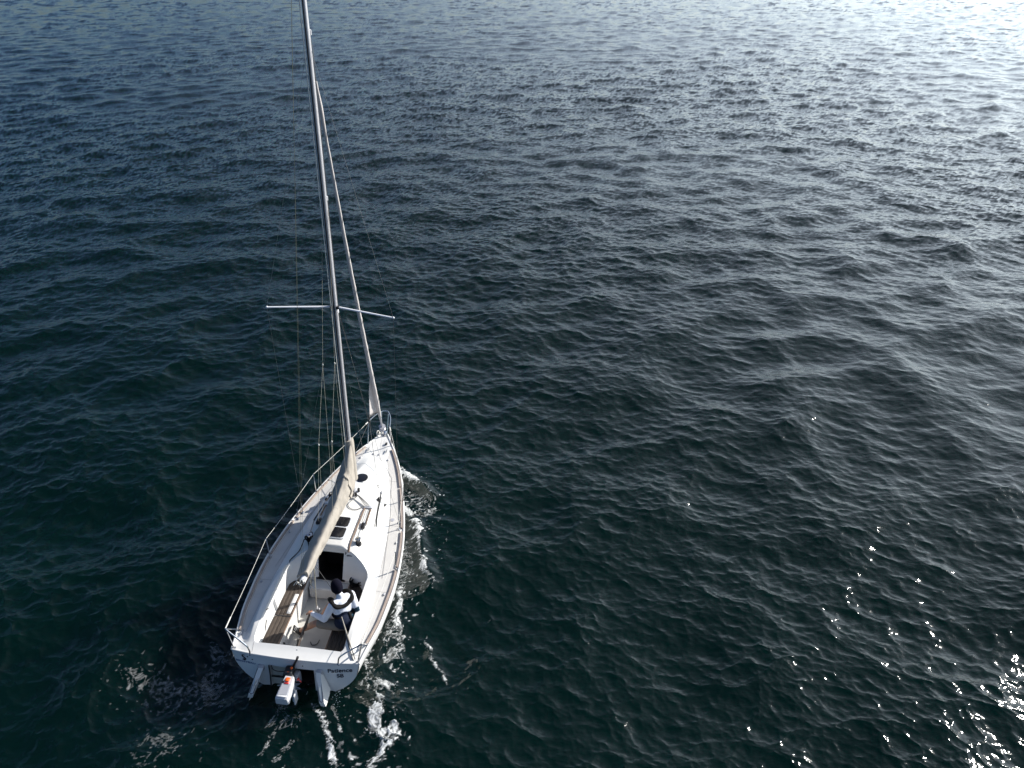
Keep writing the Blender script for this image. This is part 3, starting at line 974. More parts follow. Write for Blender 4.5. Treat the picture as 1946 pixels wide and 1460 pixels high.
# spiral edge of the cloth
sp = []
for k in range(400):
    u = k / 399; t = .06 + .86 * u
    a = u * 60
    r_ = (.048 - .030 * u) * 1.04
    sp.append(stay(t) + V(r_ * math.cos(a), r_ * math.sin(a), 0))
jb.tube(sp, .004, 4)
jib = jb.build("furled_jib", M['jib'], boat)
# clew flap that hangs out of the roll
cf = MB()
A_, B_, C_ = stay(.215) + V(0, .03, 0), stay(.075) + V(-.02, .02, 0), V(5.20, .13, 1.84)
n = 12
vs, idx = [], {}
for i in range(n + 1):
    for j in range(n + 1 - i):
        u, v = i / n, j / n
        q = A_ * (1 - u - v) + B_ * u + C_ * v
        q = q + V(.0, .03 * math.sin(v * 3.1) * (1 - v), .0)
        idx[i, j] = len(vs); vs.append(tuple(q))
fs = []
for i in range(n):
    for j in range(n - i):
        fs.append((idx[i, j], idx[i + 1, j], idx[i, j + 1]))
        if (i + 1, j + 1) in idx: fs.append((idx[i + 1, j], idx[i + 1, j + 1], idx[i, j + 1]))
cf.add(vs, fs)
cfo = cf.build("clew", M['jib'], jib)
md = cfo.modifiers.new("cloth", 'SOLIDIFY'); md.thickness = .006
b = MB(); b.tube([C_ + V(-.01, 0, 0), C_ * .3 + B_ * .7 + V(0, .01, -.015), B_ + V(0, .01, -.01)], .012, 6); b.build("clew_edge", M['black'], jib)
b = MB(); b.ell(tuple(C_ + V(.05, .02, -.16)), (.03, .03, .045), 10, 6); b.ell(tuple(C_ + V(.02, .01, -.05)), (.02, .02, .06), 8, 6); b.build("sheet_knot", M['black'], jib)
b = MB(); b.lathe(tuple(stay(.004)), [(.02, -.03), (.075, -.025), (.075, -.012), (.055, 0), (.055, .05), (.075, .062), (.075, .075), (.02, .08)], 18, rot=Matrix.Rotation(R(-16), 3, 'Y')); b.build("furler_drum", M['alu'], jib)
b = MB(); b.tube([stay(.012), stay(.055)], [.022, .026], 10); b.build("furler_foil", M['alu'], jib)
wire("jib_sheet", [tuple(C_ + V(.05, .02, -.16)), (3.87, -.37, deckz(3.87, -.37) + .02), (3.50, -.49, deckz(3.5, -.49) + .05), (2.75, -.585, deckz(2.75, -.585) + .015), (2.25, -.50, deckz(2.25, -.5) + .05)], .005, M['ropegrey'])
wire("jib_sheet", [tuple(C_ + V(.05, .02, -.16)), (3.87, .40, deckz(3.87, .40) + .02), (3.50, .49, deckz(3.5, .49) + .05), (2.75, .585, deckz(2.75, .585) + .015), (2.25, .50, deckz(2.25, .5) + .05)], .005, M['ropegrey'])
wire("furling_line", [tuple(stay(.004)), (5.0, -.10, deckz(5.0, -.10) + .015), (4.4, -.52, deckz(4.4, -.52) + .01), (3.1, -.80, deckz(3.1, -.80) + .015), (1.75, -.985, deckz(1.75, -.985) + .01)], .003, M['furl'])
wire("furling_line", [(1.75, .985, deckz(1.75, .985) + .01), (3.1, .80, deckz(3.1, .80) + .015), (4.4, .52, deckz(4.4, .52) + .01)], .003, M['furl'])

# boom, sail cover
BOOM0, BOOM1 = V(3.38, .0, 1.62), V(1.06, .165, 1.335)
b = MB()
b.tube([BOOM0, BOOM1], .050, 16, flat=1.25)
boom = b.build("boom", M['alu'], boat)
b = MB(); b.box(tuple(BOOM0 + V(.03, 0, 0)), (.09, .05, .10), bev=.01); b.build("gooseneck", M['alu'], boom)
bd = (BOOM1 - BOOM0) / np.linalg.norm(BOOM1 - BOOM0)
b = MB(); b.tube([BOOM1 - bd * .02, BOOM1 + bd * .06], [.054, .050], 16, flat=1.25); b.build("boom_end_cap", M['motorgrey'], boom)
b = MB(); b.box(tuple(BOOM1 + bd * .09 + V(0, .01, -.01)), (.12, .03, .07), bev=.012); b.build("boom_end_bracket", M['black'], boom)
b = MB()
for k in range(9):
    q = BOOM1 + bd * (.02 + .02 * k) + V(random.uniform(-.02, .02), random.uniform(-.05, .05), .05 + random.uniform(-.03, .05))
    q2 = q + V(random.uniform(-.06, .0), random.uniform(-.07, .07), random.uniform(-.08, .05))
    b.tube(smooth_path([q, (q + q2) / 2 + V(0, 0, .02), q2], 3), .006, 5)
b.build("lashing", M['lifeline'], boom)

def cover_pt(u, a):
    """u along the boom, a round the section: 0 at the ridge, pi at the underside"""
    c = BOOM0 + (BOOM1 - BOOM0) * u
    top = np.interp(u, [-.06, 0, .06, .14, .25, .4, .55, .75, .9, 1.0], [.90, .86, .72, .48, .34, .25, .215, .18, .155, .135])
    bot = np.interp(u, [-.06, 0, .1, .5, 1.0], [.16, .16, .13, .11, .085])
    w = np.interp(u, [-.06, 0, .06, .15, .3, .5, .75, 1.0], [.105, .12, .17, .19, .172, .158, .140, .118])
    s_, k = math.sin(a), math.cos(a)
    if k > 0:
        z = top * k
        y = w * (s_ * (1 - .30 * k) if s_ > 0 else .78 * s_ * (1 - .2 * k)) - .075 * k + .035
    else:
        z = bot * k
        y = w * (s_ if s_ > 0 else .78 * s_) + .035
    q = c + V(0, y, z)
    f = 2.3
    n = mnoise.noise(Vector((q[0] * f * 1.3, q[1] * f * 2, q[2] * f))) * .028
    n += .026 * math.sin(u * 46 + 5.0 * k + 2 * math.sin(u * 11)) * (1 - abs(k)) * (.4 + .6 * mnoise.noise(Vector((u * 9, k * 2, 3.1))))
    n += mnoise.noise(Vector((q[0] * 9, q[1] * 9, q[2] * 5))) * .010
    # gathers running aft from under the collar
    n += .020 * math.sin(a * 9 + 3 * u) * math.exp(-((u - .20) / .16) ** 2) * (u > .12)
    d = V(0, s_, .4 * k)
    return q + d * n
cv = MB()
rings = []
for u in np.linspace(-.01, .985, 90):
    rings.append([tuple(cover_pt(u, a)) for a in np.linspace(0, 2 * math.pi, 41)[:-1]])
cv.loft(rings)
cover = cv.build("sail_cover", M['canvas'], boom, angle=60)
# front piece wrapped round the mast, lapping over the rest
cl = MB(); rings = []
for u in np.linspace(-.052, .175, 26):
    e = .016 + .012 * (u > .165)
    ring = []
    for a in np.linspace(0, 2 * math.pi, 49)[:-1]:
        q = cover_pt(u, a); c = BOOM0 + (BOOM1 - BOOM0) * u
        d = q - c; L_ = np.linalg.norm(d)
        q = c + d * (1 + e / max(L_, .05))
        fold = .007 * math.sin(a * 3 + u * 60) * mnoise.noise(Vector((u * 14, a * 1.3, 0)))
        ring.append(tuple(q + d / L_ * fold))
    rings.append(ring)
cl.loft(rings)
# lapel up the mast
cl.loft([[(mast_at(z) + rr * math.cos(a) * 1.1 - .005, rr * math.sin(a), z) for a in np.linspace(0, 2 * math.pi, 21)[:-1]]
         for z, rr in ((1.60, .105), (2.0, .100), (2.3, .090), (2.46, .078), (2.55, .070))])
cl.build("mast_collar", M['canvas'], cover, angle=60)
for k in range(5):
    u = .24 + k * .17
    t = MB(); t.tube([cover_pt(u, a) + V(0, .004 * math.sin(a), .004 * math.cos(a)) for a in np.linspace(2.2, 4.1, 9)], .006, 5); t.build("cover_tie", M['rope'], cover)

# lazy jacks
wire("lazy_jack", [(mast_at(7.0), .05, 7.0), (3.05, .2, 4.35), (2.47, .2, 3.09), (2.05, .20, 1.75)], .0026, M['rope'], boom)
wire("lazy_jack", [(2.47, .2, 3.09), (2.30, .20, 1.75)], .0026, M['rope'], boom)
wire("lazy_jack", [(3.05, .2, 4.35), (2.75, .16, 1.80)], .0026, M['rope'], boom)
wire("lazy_jack", [(mast_at(7.0), -.05, 7.0), (3.08, 0.0, 4.38), (2.52, -.02, 3.15), (2.15, -.03, 1.80)], .0026, M['rope'], boom)
wire("lazy_jack", [(2.52, -.02, 3.15), (2.45, -.03, 1.85)], .0026, M['rope'], boom)
wire("lazy_jack", [(3.08, 0.0, 4.38), (2.95, -.06, 1.9)], .0026, M['rope'], boom)
for q in ((3.05, .2, 4.35), (2.47, .2, 3.09), (3.08, 0, 4.38), (2.52, -.02, 3.15)):
    b = MB(); b.ell(q, (.014, .014, .022), 8, 6); b.build("lazy_jack_ring", M['lifeline'], boom)

# mainsheet
b = MB()
for k in range(4):
    o_ = (k - 1.5) * .016
    b.tube([(1.42 + o_, .115 + o_ * .6, 1.25), (1.25 + o_ * .6, .09 + o_ * .4, .46)], .006, 6)
b.build("mainsheet", M['rope'], boat)
b = MB()
b.ell((1.25, .09, .42), (.035, .022, .055), 12, 8); b.ell((1.25, .05, .38), (.03, .022, .045), 12, 8); b.box((1.25, .08, .31), (.04, .03, .12), bev=.008)
b.build("mainsheet_block", M['motorpanel'], boat)
b = MB(); b.tube(smooth_path([(1.36, .14, 1.22), (1.30, .16, 1.0), (1.33, .15, .85), (1.28, .13, .78)], 5), .006, 6); b.build("mainsheet_tail", M['rope'], boat)
wire("control_line", [(1.46, .10, 1.24), (1.22, -.28, .90)], .004, M['ropegrey'])
# lines led aft over the cabin top
b = MB()
for k in range(4):
    y0 = -.05 - .012 * k
    b.tube([(3.42 - .01 * k, y0, 1.26), (3.10, -.33 - .035 * k, deckz(3.1, -.36) + .04)], .005, 5)
b.tube(smooth_path([(3.40, -.10, 1.22), (3.15, .02, deckz(3.1, 0) + .015), (3.02, -.05, deckz(3.0, 0) + .012), (3.0, -.18, deckz(3.0, .18) + .012), (3.10, -.30, deckz(3.1, .3) + .03)], 6), .006, 5)
b.build("control_lines", M['ropegrey'], boat)
b = MB()
for k in range(2):
    y = -.365 - .055 * k
    b.tube([(3.08, y, deckz(3.08, y) + .03), (2.66, y - .02, deckz(2.66, y) + .04)], .0055, 5)
    b.tube([(2.54, y - .02, deckz(2.54, y) + .04), (2.24, y - .05, deckz(2.24, y) + .06)], .0055, 5)
b.build("control_lines", M['ropegrey'], boat)

# tiller
b = MB()
b.tube([(.13, .0, .755), (.25, .02, .75), (.60, .055, .70), (1.00, .085, .645)], [.020, .022, .020, .015], 8)
til = b.build("tiller", M['darkwood'], boat)
b = MB(); b.box((.13, .0, .74), (.10, .045, .06), bev=.008); b.build("tiller_head", M['steel'], til)
b = MB(); b.tube([(.98, .084, .67), (.70, .03, .74), (.52, .0, .755)], .010, 6); b.build("tiller_extension", M['black'], til)
# loose pole at the starboard quarter
b = MB(); b.tube([(.06, -.965, .745), (.42, -.73, .89), (.66, -.58, .985)], [.009, .014, .009], 8); b.build("boat_hook", M['polegrey'], boat)
b = MB(); b.tube([(.05, -.93, .745), (.42, -.71, .87)], .008, 6); b.build("mooring_line", M['ropegrey'], boat)
# loose line on the cockpit floor and bench front
b = MB(); b.tube(smooth_path([(.18, .14, .70), (.22, .17, .45), (.35, .21, .262), (.55, .22, .262), (.70, .25, .262)], 6), .008, 6); b.build("cockpit_line", M['ropedark'], boat)
b = MB(); b.tube(smooth_path([(.66, .02, .262), (.60, -.03, .262), (.63, -.10, .262), (.72, -.12, .262)], 6), .008, 6); b.build("cockpit_line", M['ropegrey'], boat)
# lines hanging down the cabin back on the starboard side
b = MB()
b.tube(smooth_path([(2.06, -.50, 1.08), (1.98, -.53, .98), (1.90, -.55, .80), (1.84, -.54, .66)], 5), .011, 6)
b.tube(smooth_path([(1.96, -.42, .95), (1.88, -.44, .80), (1.84, -.47, .66)], 5), .009, 6)
b.tube(smooth_path([(1.97, -.39, .94), (1.87, -.33, .78), (1.83, -.30, .63)], 5), .006, 6)
b.build("hanging_line", M['ropedark'], boat)

# rudders, one each side, canted outwards
def rudder(y0, z0, s_):
    cant = math.tan(R(17)) * s_
    def P(x, z, off): return (x, y0 + (z0 - z) * cant + off, z)
    b = MB()
    rings = []
    for z, xa, xf in ((.40, -.30, -.13), (.25, -.375, -.12), (.10, -.42, -.115), (-.2, -.43, -.12), (-.6, -.40, -.15)):
        ring = []
        for t in np.linspace(0, 1, 9):
            ring.append(P(xf + (xa - xf) * t, z, .024 * math.sin(math.pi * t ** .7) + .002))
        for t in np.linspace(1, 0, 9)[1:-1]:
            ring.append(P(xf + (xa - xf) * t, z, -.024 * math.sin(math.pi * t ** .7) - .002))
        rings.append(ring)
    b.loft(rings)
    r_ = b.build("rudder", M['gel'], boat)
    c = MB()
    prof = [(-.085, z0), (-.135, z0), (-.40, .20), (-.405, .12), (-.33, .12), (-.12, .16), (-.10, .30)]
    w = .040
    c.loft([[P(x, z, -w) for x, z in prof], [P(x, z, -w * .75 + .0) if False else P(x, z, w) for x, z in prof]])
    c.build("rudder_stock", M['gel'], r_, angle=25)
    d = MB(); d.tube([P(-.19, z0 - .085, -.030), P(-.385, .222, -.030), P(-.396, .205, 0), P(-.385, .222, .030), P(-.19, z0 - .085, .030)], .006, 5); d.build("rudder_slot", M['navytext'], r_)
    h = MB(); h.box(P(-.085, z0 - .03, 0), (.08, .10, .10), bev=.012); h.box(P(-.10, .20, 0), (.10, .05, .05), bev=.01); h.build("rudder_hinge", M['motorpanel'], r_)
    h = MB(); h.tube([P(-.13, z0 - .02, .046), P(-.20, .34, .050), P(-.33, .16, .050)], .008, 5); h.build("rudder_line", M['ropegrey'], r_)
rudder(.545, .51, 1); rudder(-.405, .56, -1)

# lettering on the transom
def lettering(txt, size, yc, zc, m, tilt=0.0, sx=1.0, name="lettering"):
    cu = bpy.data.curves.new(name, 'FONT'); cu.body = txt; cu.size = size; cu.align_x = 'CENTER'; cu.extrude = .0015; cu.offset = size * .012
    cu.space_character = 1.0 if sx == 1.0 else 1.05
    o = bpy.data.objects.new(name, cu); col.objects.link(o)
    dg = bpy.context.evaluated_depsgraph_get()
    me = bpy.data.meshes.new_from_object(o.evaluated_get(dg))
    bpy.data.objects.remove(o); bpy.data.curves.remove(cu)
    for v in me.vertices:
        u, w, d = v.co
        y = yc - u * sx; z = zc + w + tilt * u
        v.co = (x_t(y, z) - .0045 - d, y, z)
    me.materials.clear(); me.materials.append(m); me.name = name
    o = bpy.data.objects.new(name, me); col.objects.link(o); o.parent = transom
    return o
lettering("Patience", .118, -.735, .535, M['navytext'], .10)
lettering("SB", .112, -.735, .418, M['navytext'], .10)
lettering("BENETEAU", .046, .825, .500, M['bluetext'], .02, sx=1.5)
# stylised S-shaped emblem above the small lettering
def emblem():
    b = MB()
    yc, zc, k = .845, .605, .058
    pts = smooth_path([(.35, .95), (-.05, 1.05), (-.42, .75), (-.25, .35), (.15, .1), (.42, -.25), (.22, -.62), (-.12, -.55), (-.05, -.30)], 6)
    up_ = []
    n_ = len(pts)
    for side in (1, -1):
        row = []
        for i, q in enumerate(pts):
            a = np.array(pts[min(i + 1, n_ - 1)]) - np.array(pts[max(i - 1, 0)])
            nn = np.array([-a[1], a[0]]) / (np.linalg.norm(a) + 1e-9)
            w = .20 * math.sin(math.pi * (.12 + .80 * i / n_)) + .03
            row.append(np.array(q) + side * nn * w)
        up_.append(row)
    def T(q):
        y, z = yc - q[0] * k, zc + q[1] * k
        return (x_t(y, z) - .005, y, z)
    vs = [T(q) for q in up_[0]] + [T(q) for q in up_[1]]
    b.add(vs, [(i, i + 1, n_ + i + 1, n_ + i) for i in range(n_ - 1)])
    # curved base stroke
    base = [(-.75 + 1.5 * t, -.62 - .42 * math.sin(math.pi * t)) for t in np.linspace(0, 1, 14)]
    inn = [(-.75 + 1.5 * t, -.60 - .20 * math.sin(math.pi * t)) for t in np.linspace(0, 1, 14)]
    vs = [T(q) for q in base] + [T(q) for q in inn]
    b.add(vs, [(i, i + 1, 15 + i, 14 + i) for i in range(13)])
    b.build("emblem", M['navytext'], transom)
emblem()

# ------------------------------------------------------------------ things carried by the boat
def root_at(name, p_, label, cat, group=None):
    o = bpy.data.objects.new(name, None)
    o.matrix_world = BM @ Matrix.Translation(Vector(p_))
    col.objects.link(o)
    return tag(o, label, cat, group)

# outboard motor
mo = (-.10, .03, .50)
mot = root_at("outboard_motor", mo, "pale grey electric outboard motor with orange latch on the transom", "outboard motor")
def mpart(b, name, m, parent=mot, **k): return b.build(name, m, parent, off=mo, **k)
b = MB()
rings = []
for x, hw, zt, zb_ in ((-.255, .064, .575, .475), (-.275, .074, .600, .455), (-.40, .088, .578, .425), (-.52, .102, .555, .395), (-.605, .106, .538, .382), (-.632, .097, .522, .395)):
    yc = .005 + (-.255 - x) * .03
    rings.append([(x, yc + hw * a, zb_ + (zt - zb_) * c) for a, c in ((-1, .12), (-1, .80), (-.86, 1), (.86, 1), (1, .80), (1, .12), (.88, 0), (-.88, 0))])
b.loft(rings)
batt = mpart(b, "battery_case", M['motorgrey'], angle=30)
b = MB()
b.loft([[(-.40, .01 - .062, .5815), (-.40, .01 + .066, .5815), (-.575, .015 + .078, .5500), (-.575, .015 - .072, .5500)], [(-.40, .01 - .060, .585), (-.40, .01 + .064, .585), (-.575, .015 + .076, .5535), (-.575, .015 - .070, .5535)]])
mpart(b, "battery_panel", M['motorpanel'], batt, angle=20)
b = MB(); b.box((-.335, .012, .600), (.075, .070, .026), rot=Matrix.Rotation(R(9), 3, 'Y') , bev=.008); mpart(b, "battery_latch", M['orange'], batt)
b = MB(); b.box((-.392, .010, .588), (.028, .072, .012), rot=Matrix.Rotation(R(9), 3, 'Y'), bev=.004); mpart(b, "latch_pocket", M['redplastic'], batt)
b = MB(); b.lathe((-.375, .078, .575), [(.020, 0), (.020, .012), (.012, .016)], 14); mpart(b, "charge_socket", M['black'], batt)
b = MB(); b.box((-.595, .016, .549), (.035, .16, .012), rot=Matrix.Rotation(R(9), 3, 'Y'), bev=.005); mpart(b, "battery_lip", M['motorgrey'], batt)
b = MB(); b.box((-.165, .055, .565), (.19, .165, .10), bev=.02, taper=.85); b.box((-.235, .02, .52), (.08, .12, .13), bev=.015)
head = mpart(b, "motor_head", M['black'])
b = MB(); b.ell((-.14, .02, .622), (.026, .022, .018), 12, 8); mpart(b, "stop_button", M['orange'], head)
b = MB(); b.box((-.21, .04, .612), (.012, .05, .006)); mpart(b, "head_marking", M['orange'], head)
b = MB(); b.tube([(-.10, .01, .59), (-.10, -.03, .70), (-.11, -.075, .80), (-.125, -.105, .885)], [.022, .018, .017, .021], 10)
mpart(b, "tiller_arm", M['black'], mot)
b = MB(); b.box((-.13, -.02, .43), (.16, .12, .10), bev=.015); b.box((-.09, -.02, .36), (.05, .14, .22), bev=.01); mpart(b, "clamp_bracket", M['motorpanel'])
b = MB(); b.tube([(-.24, -.115, .515), (-.28, -.175, .49)], .008, 6); b.box((-.24, -.11, .50), (.05, .03, .02), bev=.006); mpart(b, "tilt_lever", M['redplastic'])
b = MB()
b.tube([(-.30, -.03, .50), (-.32, -.04, .2), (-.345, -.045, -.55)], [.040, .036, .034], 12, flat=.7)
mpart(b, "motor_shaft", M['motorgrey'])
b = MB(); b.box((-.40, -.10, .26), (.12, .025, .22), bev=.006); b.box((-.36, -.075, .30), (.08, .06, .05), bev=.01); mpart(b, "cavitation_plate", M['motorgrey'])
b = MB(); b.ell((-.36, -.045, -.55), (.22, .055, .055), 14, 8); mpart(b, "motor_pod", M['motorgrey'])

# black rope heaps
def heap(name, c, n, rad, seed, label, zbase):
    rs = random.Random(seed)
    r_ = root_at(name, (c[0], c[1], zbase), label, "rope")
    b = MB()
    for k in range(n):
        rx, ry = rad * rs.uniform(.6, 1.05), rad * rs.uniform(.5, .95)
        cx, cy = c[0] + rs.uniform(-.03, .03), c[1] + rs.uniform(-.03, .03)
        z = zbase + .010 + k * .007
        tx, ty = rs.uniform(-.25, .25), rs.uniform(-.25, .25)
        ph = rs.uniform(0, 6)
        b.tube([(cx + rx * math.cos(a) + .012 * math.sin(3 * a + ph), cy + ry * math.sin(a), z + max(-.006, .5 * (tx * rx * math.cos(a) + ty * ry * math.sin(a)))) for a in np.linspace(0, 2 * math.pi, 22)[:-1]], .0085, 6, closed=True)
    o = b.build("rope_coil", M['ropedark'], r_, off=(c[0], c[1], zbase))
    return r_, o
heap("rope_heap", (1.74, -.50), 9, .115, 3, "heap of black rope coiled on the starboard bench by the companionway", .621)
r2, _ = heap("rope_heap", (2.20, .46), 6, .085, 5, "black rope wound and piled on the port cabin top winch", deckz(2.2, .46) + .02)
b = MB()
o0 = (2.20, .46, deckz(2.2, .46) + .02)
b.tube(smooth_path([(2.16, .55, o0[2] + .02), (2.02, .62, deckz(2.02, .62) + .012), (1.86, .74, deckz(1.86, .74) + .012), (1.78, .70, deckz(1.8, .76) + .012), (1.88, .62, .93), (1.90, .56, .80)], 6), .009, 6)
b.build("rope_tail", M['ropedark'], r2, off=o0)
b = MB(); b.tube(smooth_path([(2.10, .46, o0[2] + .03), (2.0, .42, 1.10), (1.94, .42, .98), (1.90, .44, .82)], 6), .010, 6); b.build("rope_tail", M['ropedark'], r2, off=o0)

# ------------------------------------------------------------------ helmsman
po = (.80, -.56, .62)
person = root_at("person", po, "person in navy beanie, white top and black lifejacket steering from the starboard bench", "person")
PEL = V(.80, -.575, .70)
fx = V(.66, .75, 0); fx /= np.linalg.norm(fx)             # faces forward and to port
lf = V(-fx[1], fx[0], 0)                                  # to the left of the body
SH = V(.905, -.515, 1.10)
LS, RS = SH + lf * .185 + V(0, 0, 0), SH - lf * .185
NK = SH + fx * .03 + V(0, 0, .065)
HD = NK + fx * .055 + V(0.03, 0.03, .125)
LH, RH = PEL + lf * .10, PEL - lf * .10
LK = V(.70, -.095, .70); LA = V(.80, .245, .34); LT = V(.87, .40, .35)
RK = V(1.08, -.23, .73); RA = V(1.16, -.02, .33); RT = V(1.24, .14, .29)
LE = V(.70, -.265, .83); LW = V(.865, .02, .735); 
RE = V(.915, -.765, .92); RW = V(1.10, -.52, .84)

def capsule(b, a, c, ra, rc, n=12, seg=6, flat=1.0, up=None, mid=None):
    a, c = np.array(a), np.array(c)
    pts, rad = [], []
    for k in range(-2, seg + 3):
        if k < 0:
            t = 0; e = (-k) / 2
            q = a - (c - a) / np.linalg.norm(c - a) * ra * math.sin(e * math.pi / 2) * .95; r_ = ra * max(math.cos(e * math.pi / 2), .15)
        elif k > seg:
            e = (k - seg) / 2
            q = c + (c - a) / np.linalg.norm(c - a) * rc * math.sin(e * math.pi / 2) * .95; r_ = rc * max(math.cos(e * math.pi / 2), .15)
        else:
            t = k / seg; q = a + (c - a) * t; r_ = ra + (rc - ra) * t
            if mid: r_ += mid * math.sin(math.pi * min(1, t * 1.25)) * (1 if t < .8 else 0)
        pts.append(q); rad.append(r_)
    b.tube(pts, rad, n, flat=flat, up=up)

def basis(x_, z_):
    x_ = np.array(x_) / np.linalg.norm(x_); z_ = np.array(z_) - x_ * np.dot(z_, x_); z_ /= np.linalg.norm(z_)
    y_ = np.cross(z_, x_)
    return Matrix((x_, y_, z_)).transposed()

def hand(b, W, direction, palm_n, thumb_side, curl):
    d = np.array(direction, float); d /= np.linalg.norm(d)
    n_ = np.array(palm_n, float); n_ -= d * np.dot(n_, d); n_ /= np.linalg.norm(n_)
    s_ = np.cross(n_, d) * thumb_side
    PC = W + d * .050
    b.ell(tuple(PC), (.052, .042, .018), 12, 8, rot=basis(d, n_))
    for i, (off, L_) in enumerate(((.030, .072), (.010, .080), (-.011, .075), (-.030, .058))):
        base = W + d * .088 + s_ * off
        pts = [base - d * .02, base]
        ang = 0; q = base.copy()
        for k, f in enumerate((.45, .32, .23)):
            ang += curl * (.7 if k == 0 else 1.0)
            q = q + (d * math.cos(ang) + n_ * math.sin(ang)) * L_ * f
            pts.append(q.copy())
        b.tube(smooth_path(pts, 3), [.0098] * 4 + [.0092] * 9, 8) if False else b.tube(pts, [.010, .0100, .0095, .0088, .0072], 8)
    base = W + d * .035 + s_ * .030
    t1 = base + (s_ * .7 + d * .6 + n_ * .25) * .035; t2 = t1 + (d * .75 + n_ * .6 + s_ * .1) * .030; t3 = t2 + (d * .5 + n_ * .85) * .022
    b.tube([base - s_ * .015, base, t1, t2, t3], [.012, .013, .0115, .0105, .008], 8)

bd_ = MB()
hx = V(.80, .58, -.12); hx /= np.linalg.norm(hx)
HB = basis(hx, (0, 0, 1))
def hp(a, c, d): return HD + np.array(HB @ Vector((a, c, d)))
bd_.ell(tuple(HD), (.098, .076, .118), 18, 12, rot=HB)
bd_.ell(tuple(hp(.045, 0, -.060)), (.055, .052, .060), 14, 10, rot=HB)           # jaw
bd_.tube([hp(.092, 0, .01), hp(.112, 0, -.022), hp(.100, 0, -.030)], [.010, .013, .010], 8)    # nose
for s_ in (1, -1):
    bd_.ell(tuple(hp(-.005, s_ * .077, -.012)), (.020, .008, .032), 10, 8, rot=HB)  # ears
    bd_.ell(tuple(hp(.080, s_ * .030, .024)), (.014, .024, .008), 10, 6, rot=HB)    # brow
bd_.ell(tuple(hp(.092, 0, -.066)), (.010, .024, .007), 10, 6, rot=HB)            # lips
capsule(bd_, NK - V(0, 0, .05), HD - V(.01, .01, .07), .056, .052)
# trunk
for (c, w, dp) in ((PEL + V(0, 0, .02), .150, .100), (PEL * .6 + SH * .4, .140, .095), (PEL * .3 + SH * .7, .150, .095)):
    bd_.ell(tuple(c), (dp, w, .14), 16, 10, rot=basis(fx, SH - PEL))
capsule(bd_, LS, RS, .062, .062)
for a, e, w in ((LS, LE, LW), (RS, RE, RW)):
    capsule(bd_, a, e, .052, .042); capsule(bd_, e, w, .041, .027)
for h_, k_, a_, t_ in ((LH, LK, LA, LT), (RH, RK, RA, RT)):
    capsule(bd_, h_, k_, .085, .056); capsule(bd_, k_, a_, .054, .036, mid=.008)
    capsule(bd_, a_ - V(0, 0, .03), t_ - V(0, 0, .02), .036, .032)
hand(bd_, LW, LW - LE + V(.0, .05, -.02), V(.15, .25, -1), 1, .75)
hand(bd_, RW, RW - RE + V(0.05, .05, -.10), V(0, 0, -1), -1, .45)
body = remesh(bd_, "body", M['skin'], person, .0062, po, it=3)

for s_ in (1, -1):
    e = MB(); e.ell(tuple(hp(.088, s_ * .031, .006)), (.010, .012, .009), 10, 8, rot=HB); e.build("eye", [M['eye']], person, off=po)
# shirt
sh = MB()
ax = basis(fx, SH - PEL)
for t, w, dp, hh in ((.28, .165, .125, .10), (.45, .170, .128, .12), (.65, .182, .132, .13), (.82, .188, .125, .12), (.95, .165, .100, .09)):
    sh.ell(tuple(PEL + (SH - PEL) * t), (dp, w, hh), 18, 10, rot=ax)
capsule(sh, LS, RS, .075, .075)
for a, e, w in ((LS, LE, LW), (RS, RE, RW)):
    capsule(sh, a, e, .070, .058); capsule(sh, e, e + (w - e) * .92, .057, .041)
capsule(sh, NK - V(0, 0, .07), NK + V(.005, .005, .02), .078, .066)
shirt = remesh(sh, "shirt", [M['shirt'], M['navy'], M['teal']], person, .0085, po, it=5)
# the lower back and the undersides of the sleeves are navy cloth
me = shirt.data
dn = SH - PEL; dl = np.linalg.norm(dn); dn /= dl
for pl in me.polygons:
    c = np.array(pl.center) + np.array(po)
    t = np.dot(c - PEL, dn) / dl
    la = np.dot(c - SH, lf)
    if abs(la) < .20 and t < .60 + .05 * math.sin(la * 25):
        pl.material_index = 2 if (la < .0) else 1
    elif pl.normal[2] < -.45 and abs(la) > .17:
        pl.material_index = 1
# shorts
so = MB()
so.ell(tuple(PEL + V(0, 0, .0)), (.145, .190, .105), 18, 10, rot=basis(fx, (0, 0, 1)))
for h_, k_ in ((LH, LK), (RH, RK)):
    capsule(so, h_, h_ + (k_ - h_) * .80, .105, .084)
remesh(so, "shorts", M['khaki'], person, .009, po, it=4)
# navy jacket tail over the seat
jt = MB()
jt.ell(tuple(PEL - fx * .035 + V(0, 0, .085)), (.150, .205, .150), 18, 10, rot=basis(fx, SH - PEL))
jt.ell(tuple(PEL - fx * .065 - lf * .06 + V(0, 0, -.005)), (.125, .165, .085), 16, 8, rot=basis(fx, (0, 0, 1)))
jk = remesh(jt, "jacket_tail", [M['navy'], M['teal']], person, .009, po, it=4)
for pl in jk.data.polygons:
    c = np.array(pl.center) + np.array(po)
    if np.dot(c - PEL, lf) < -.03: pl.material_index = 1
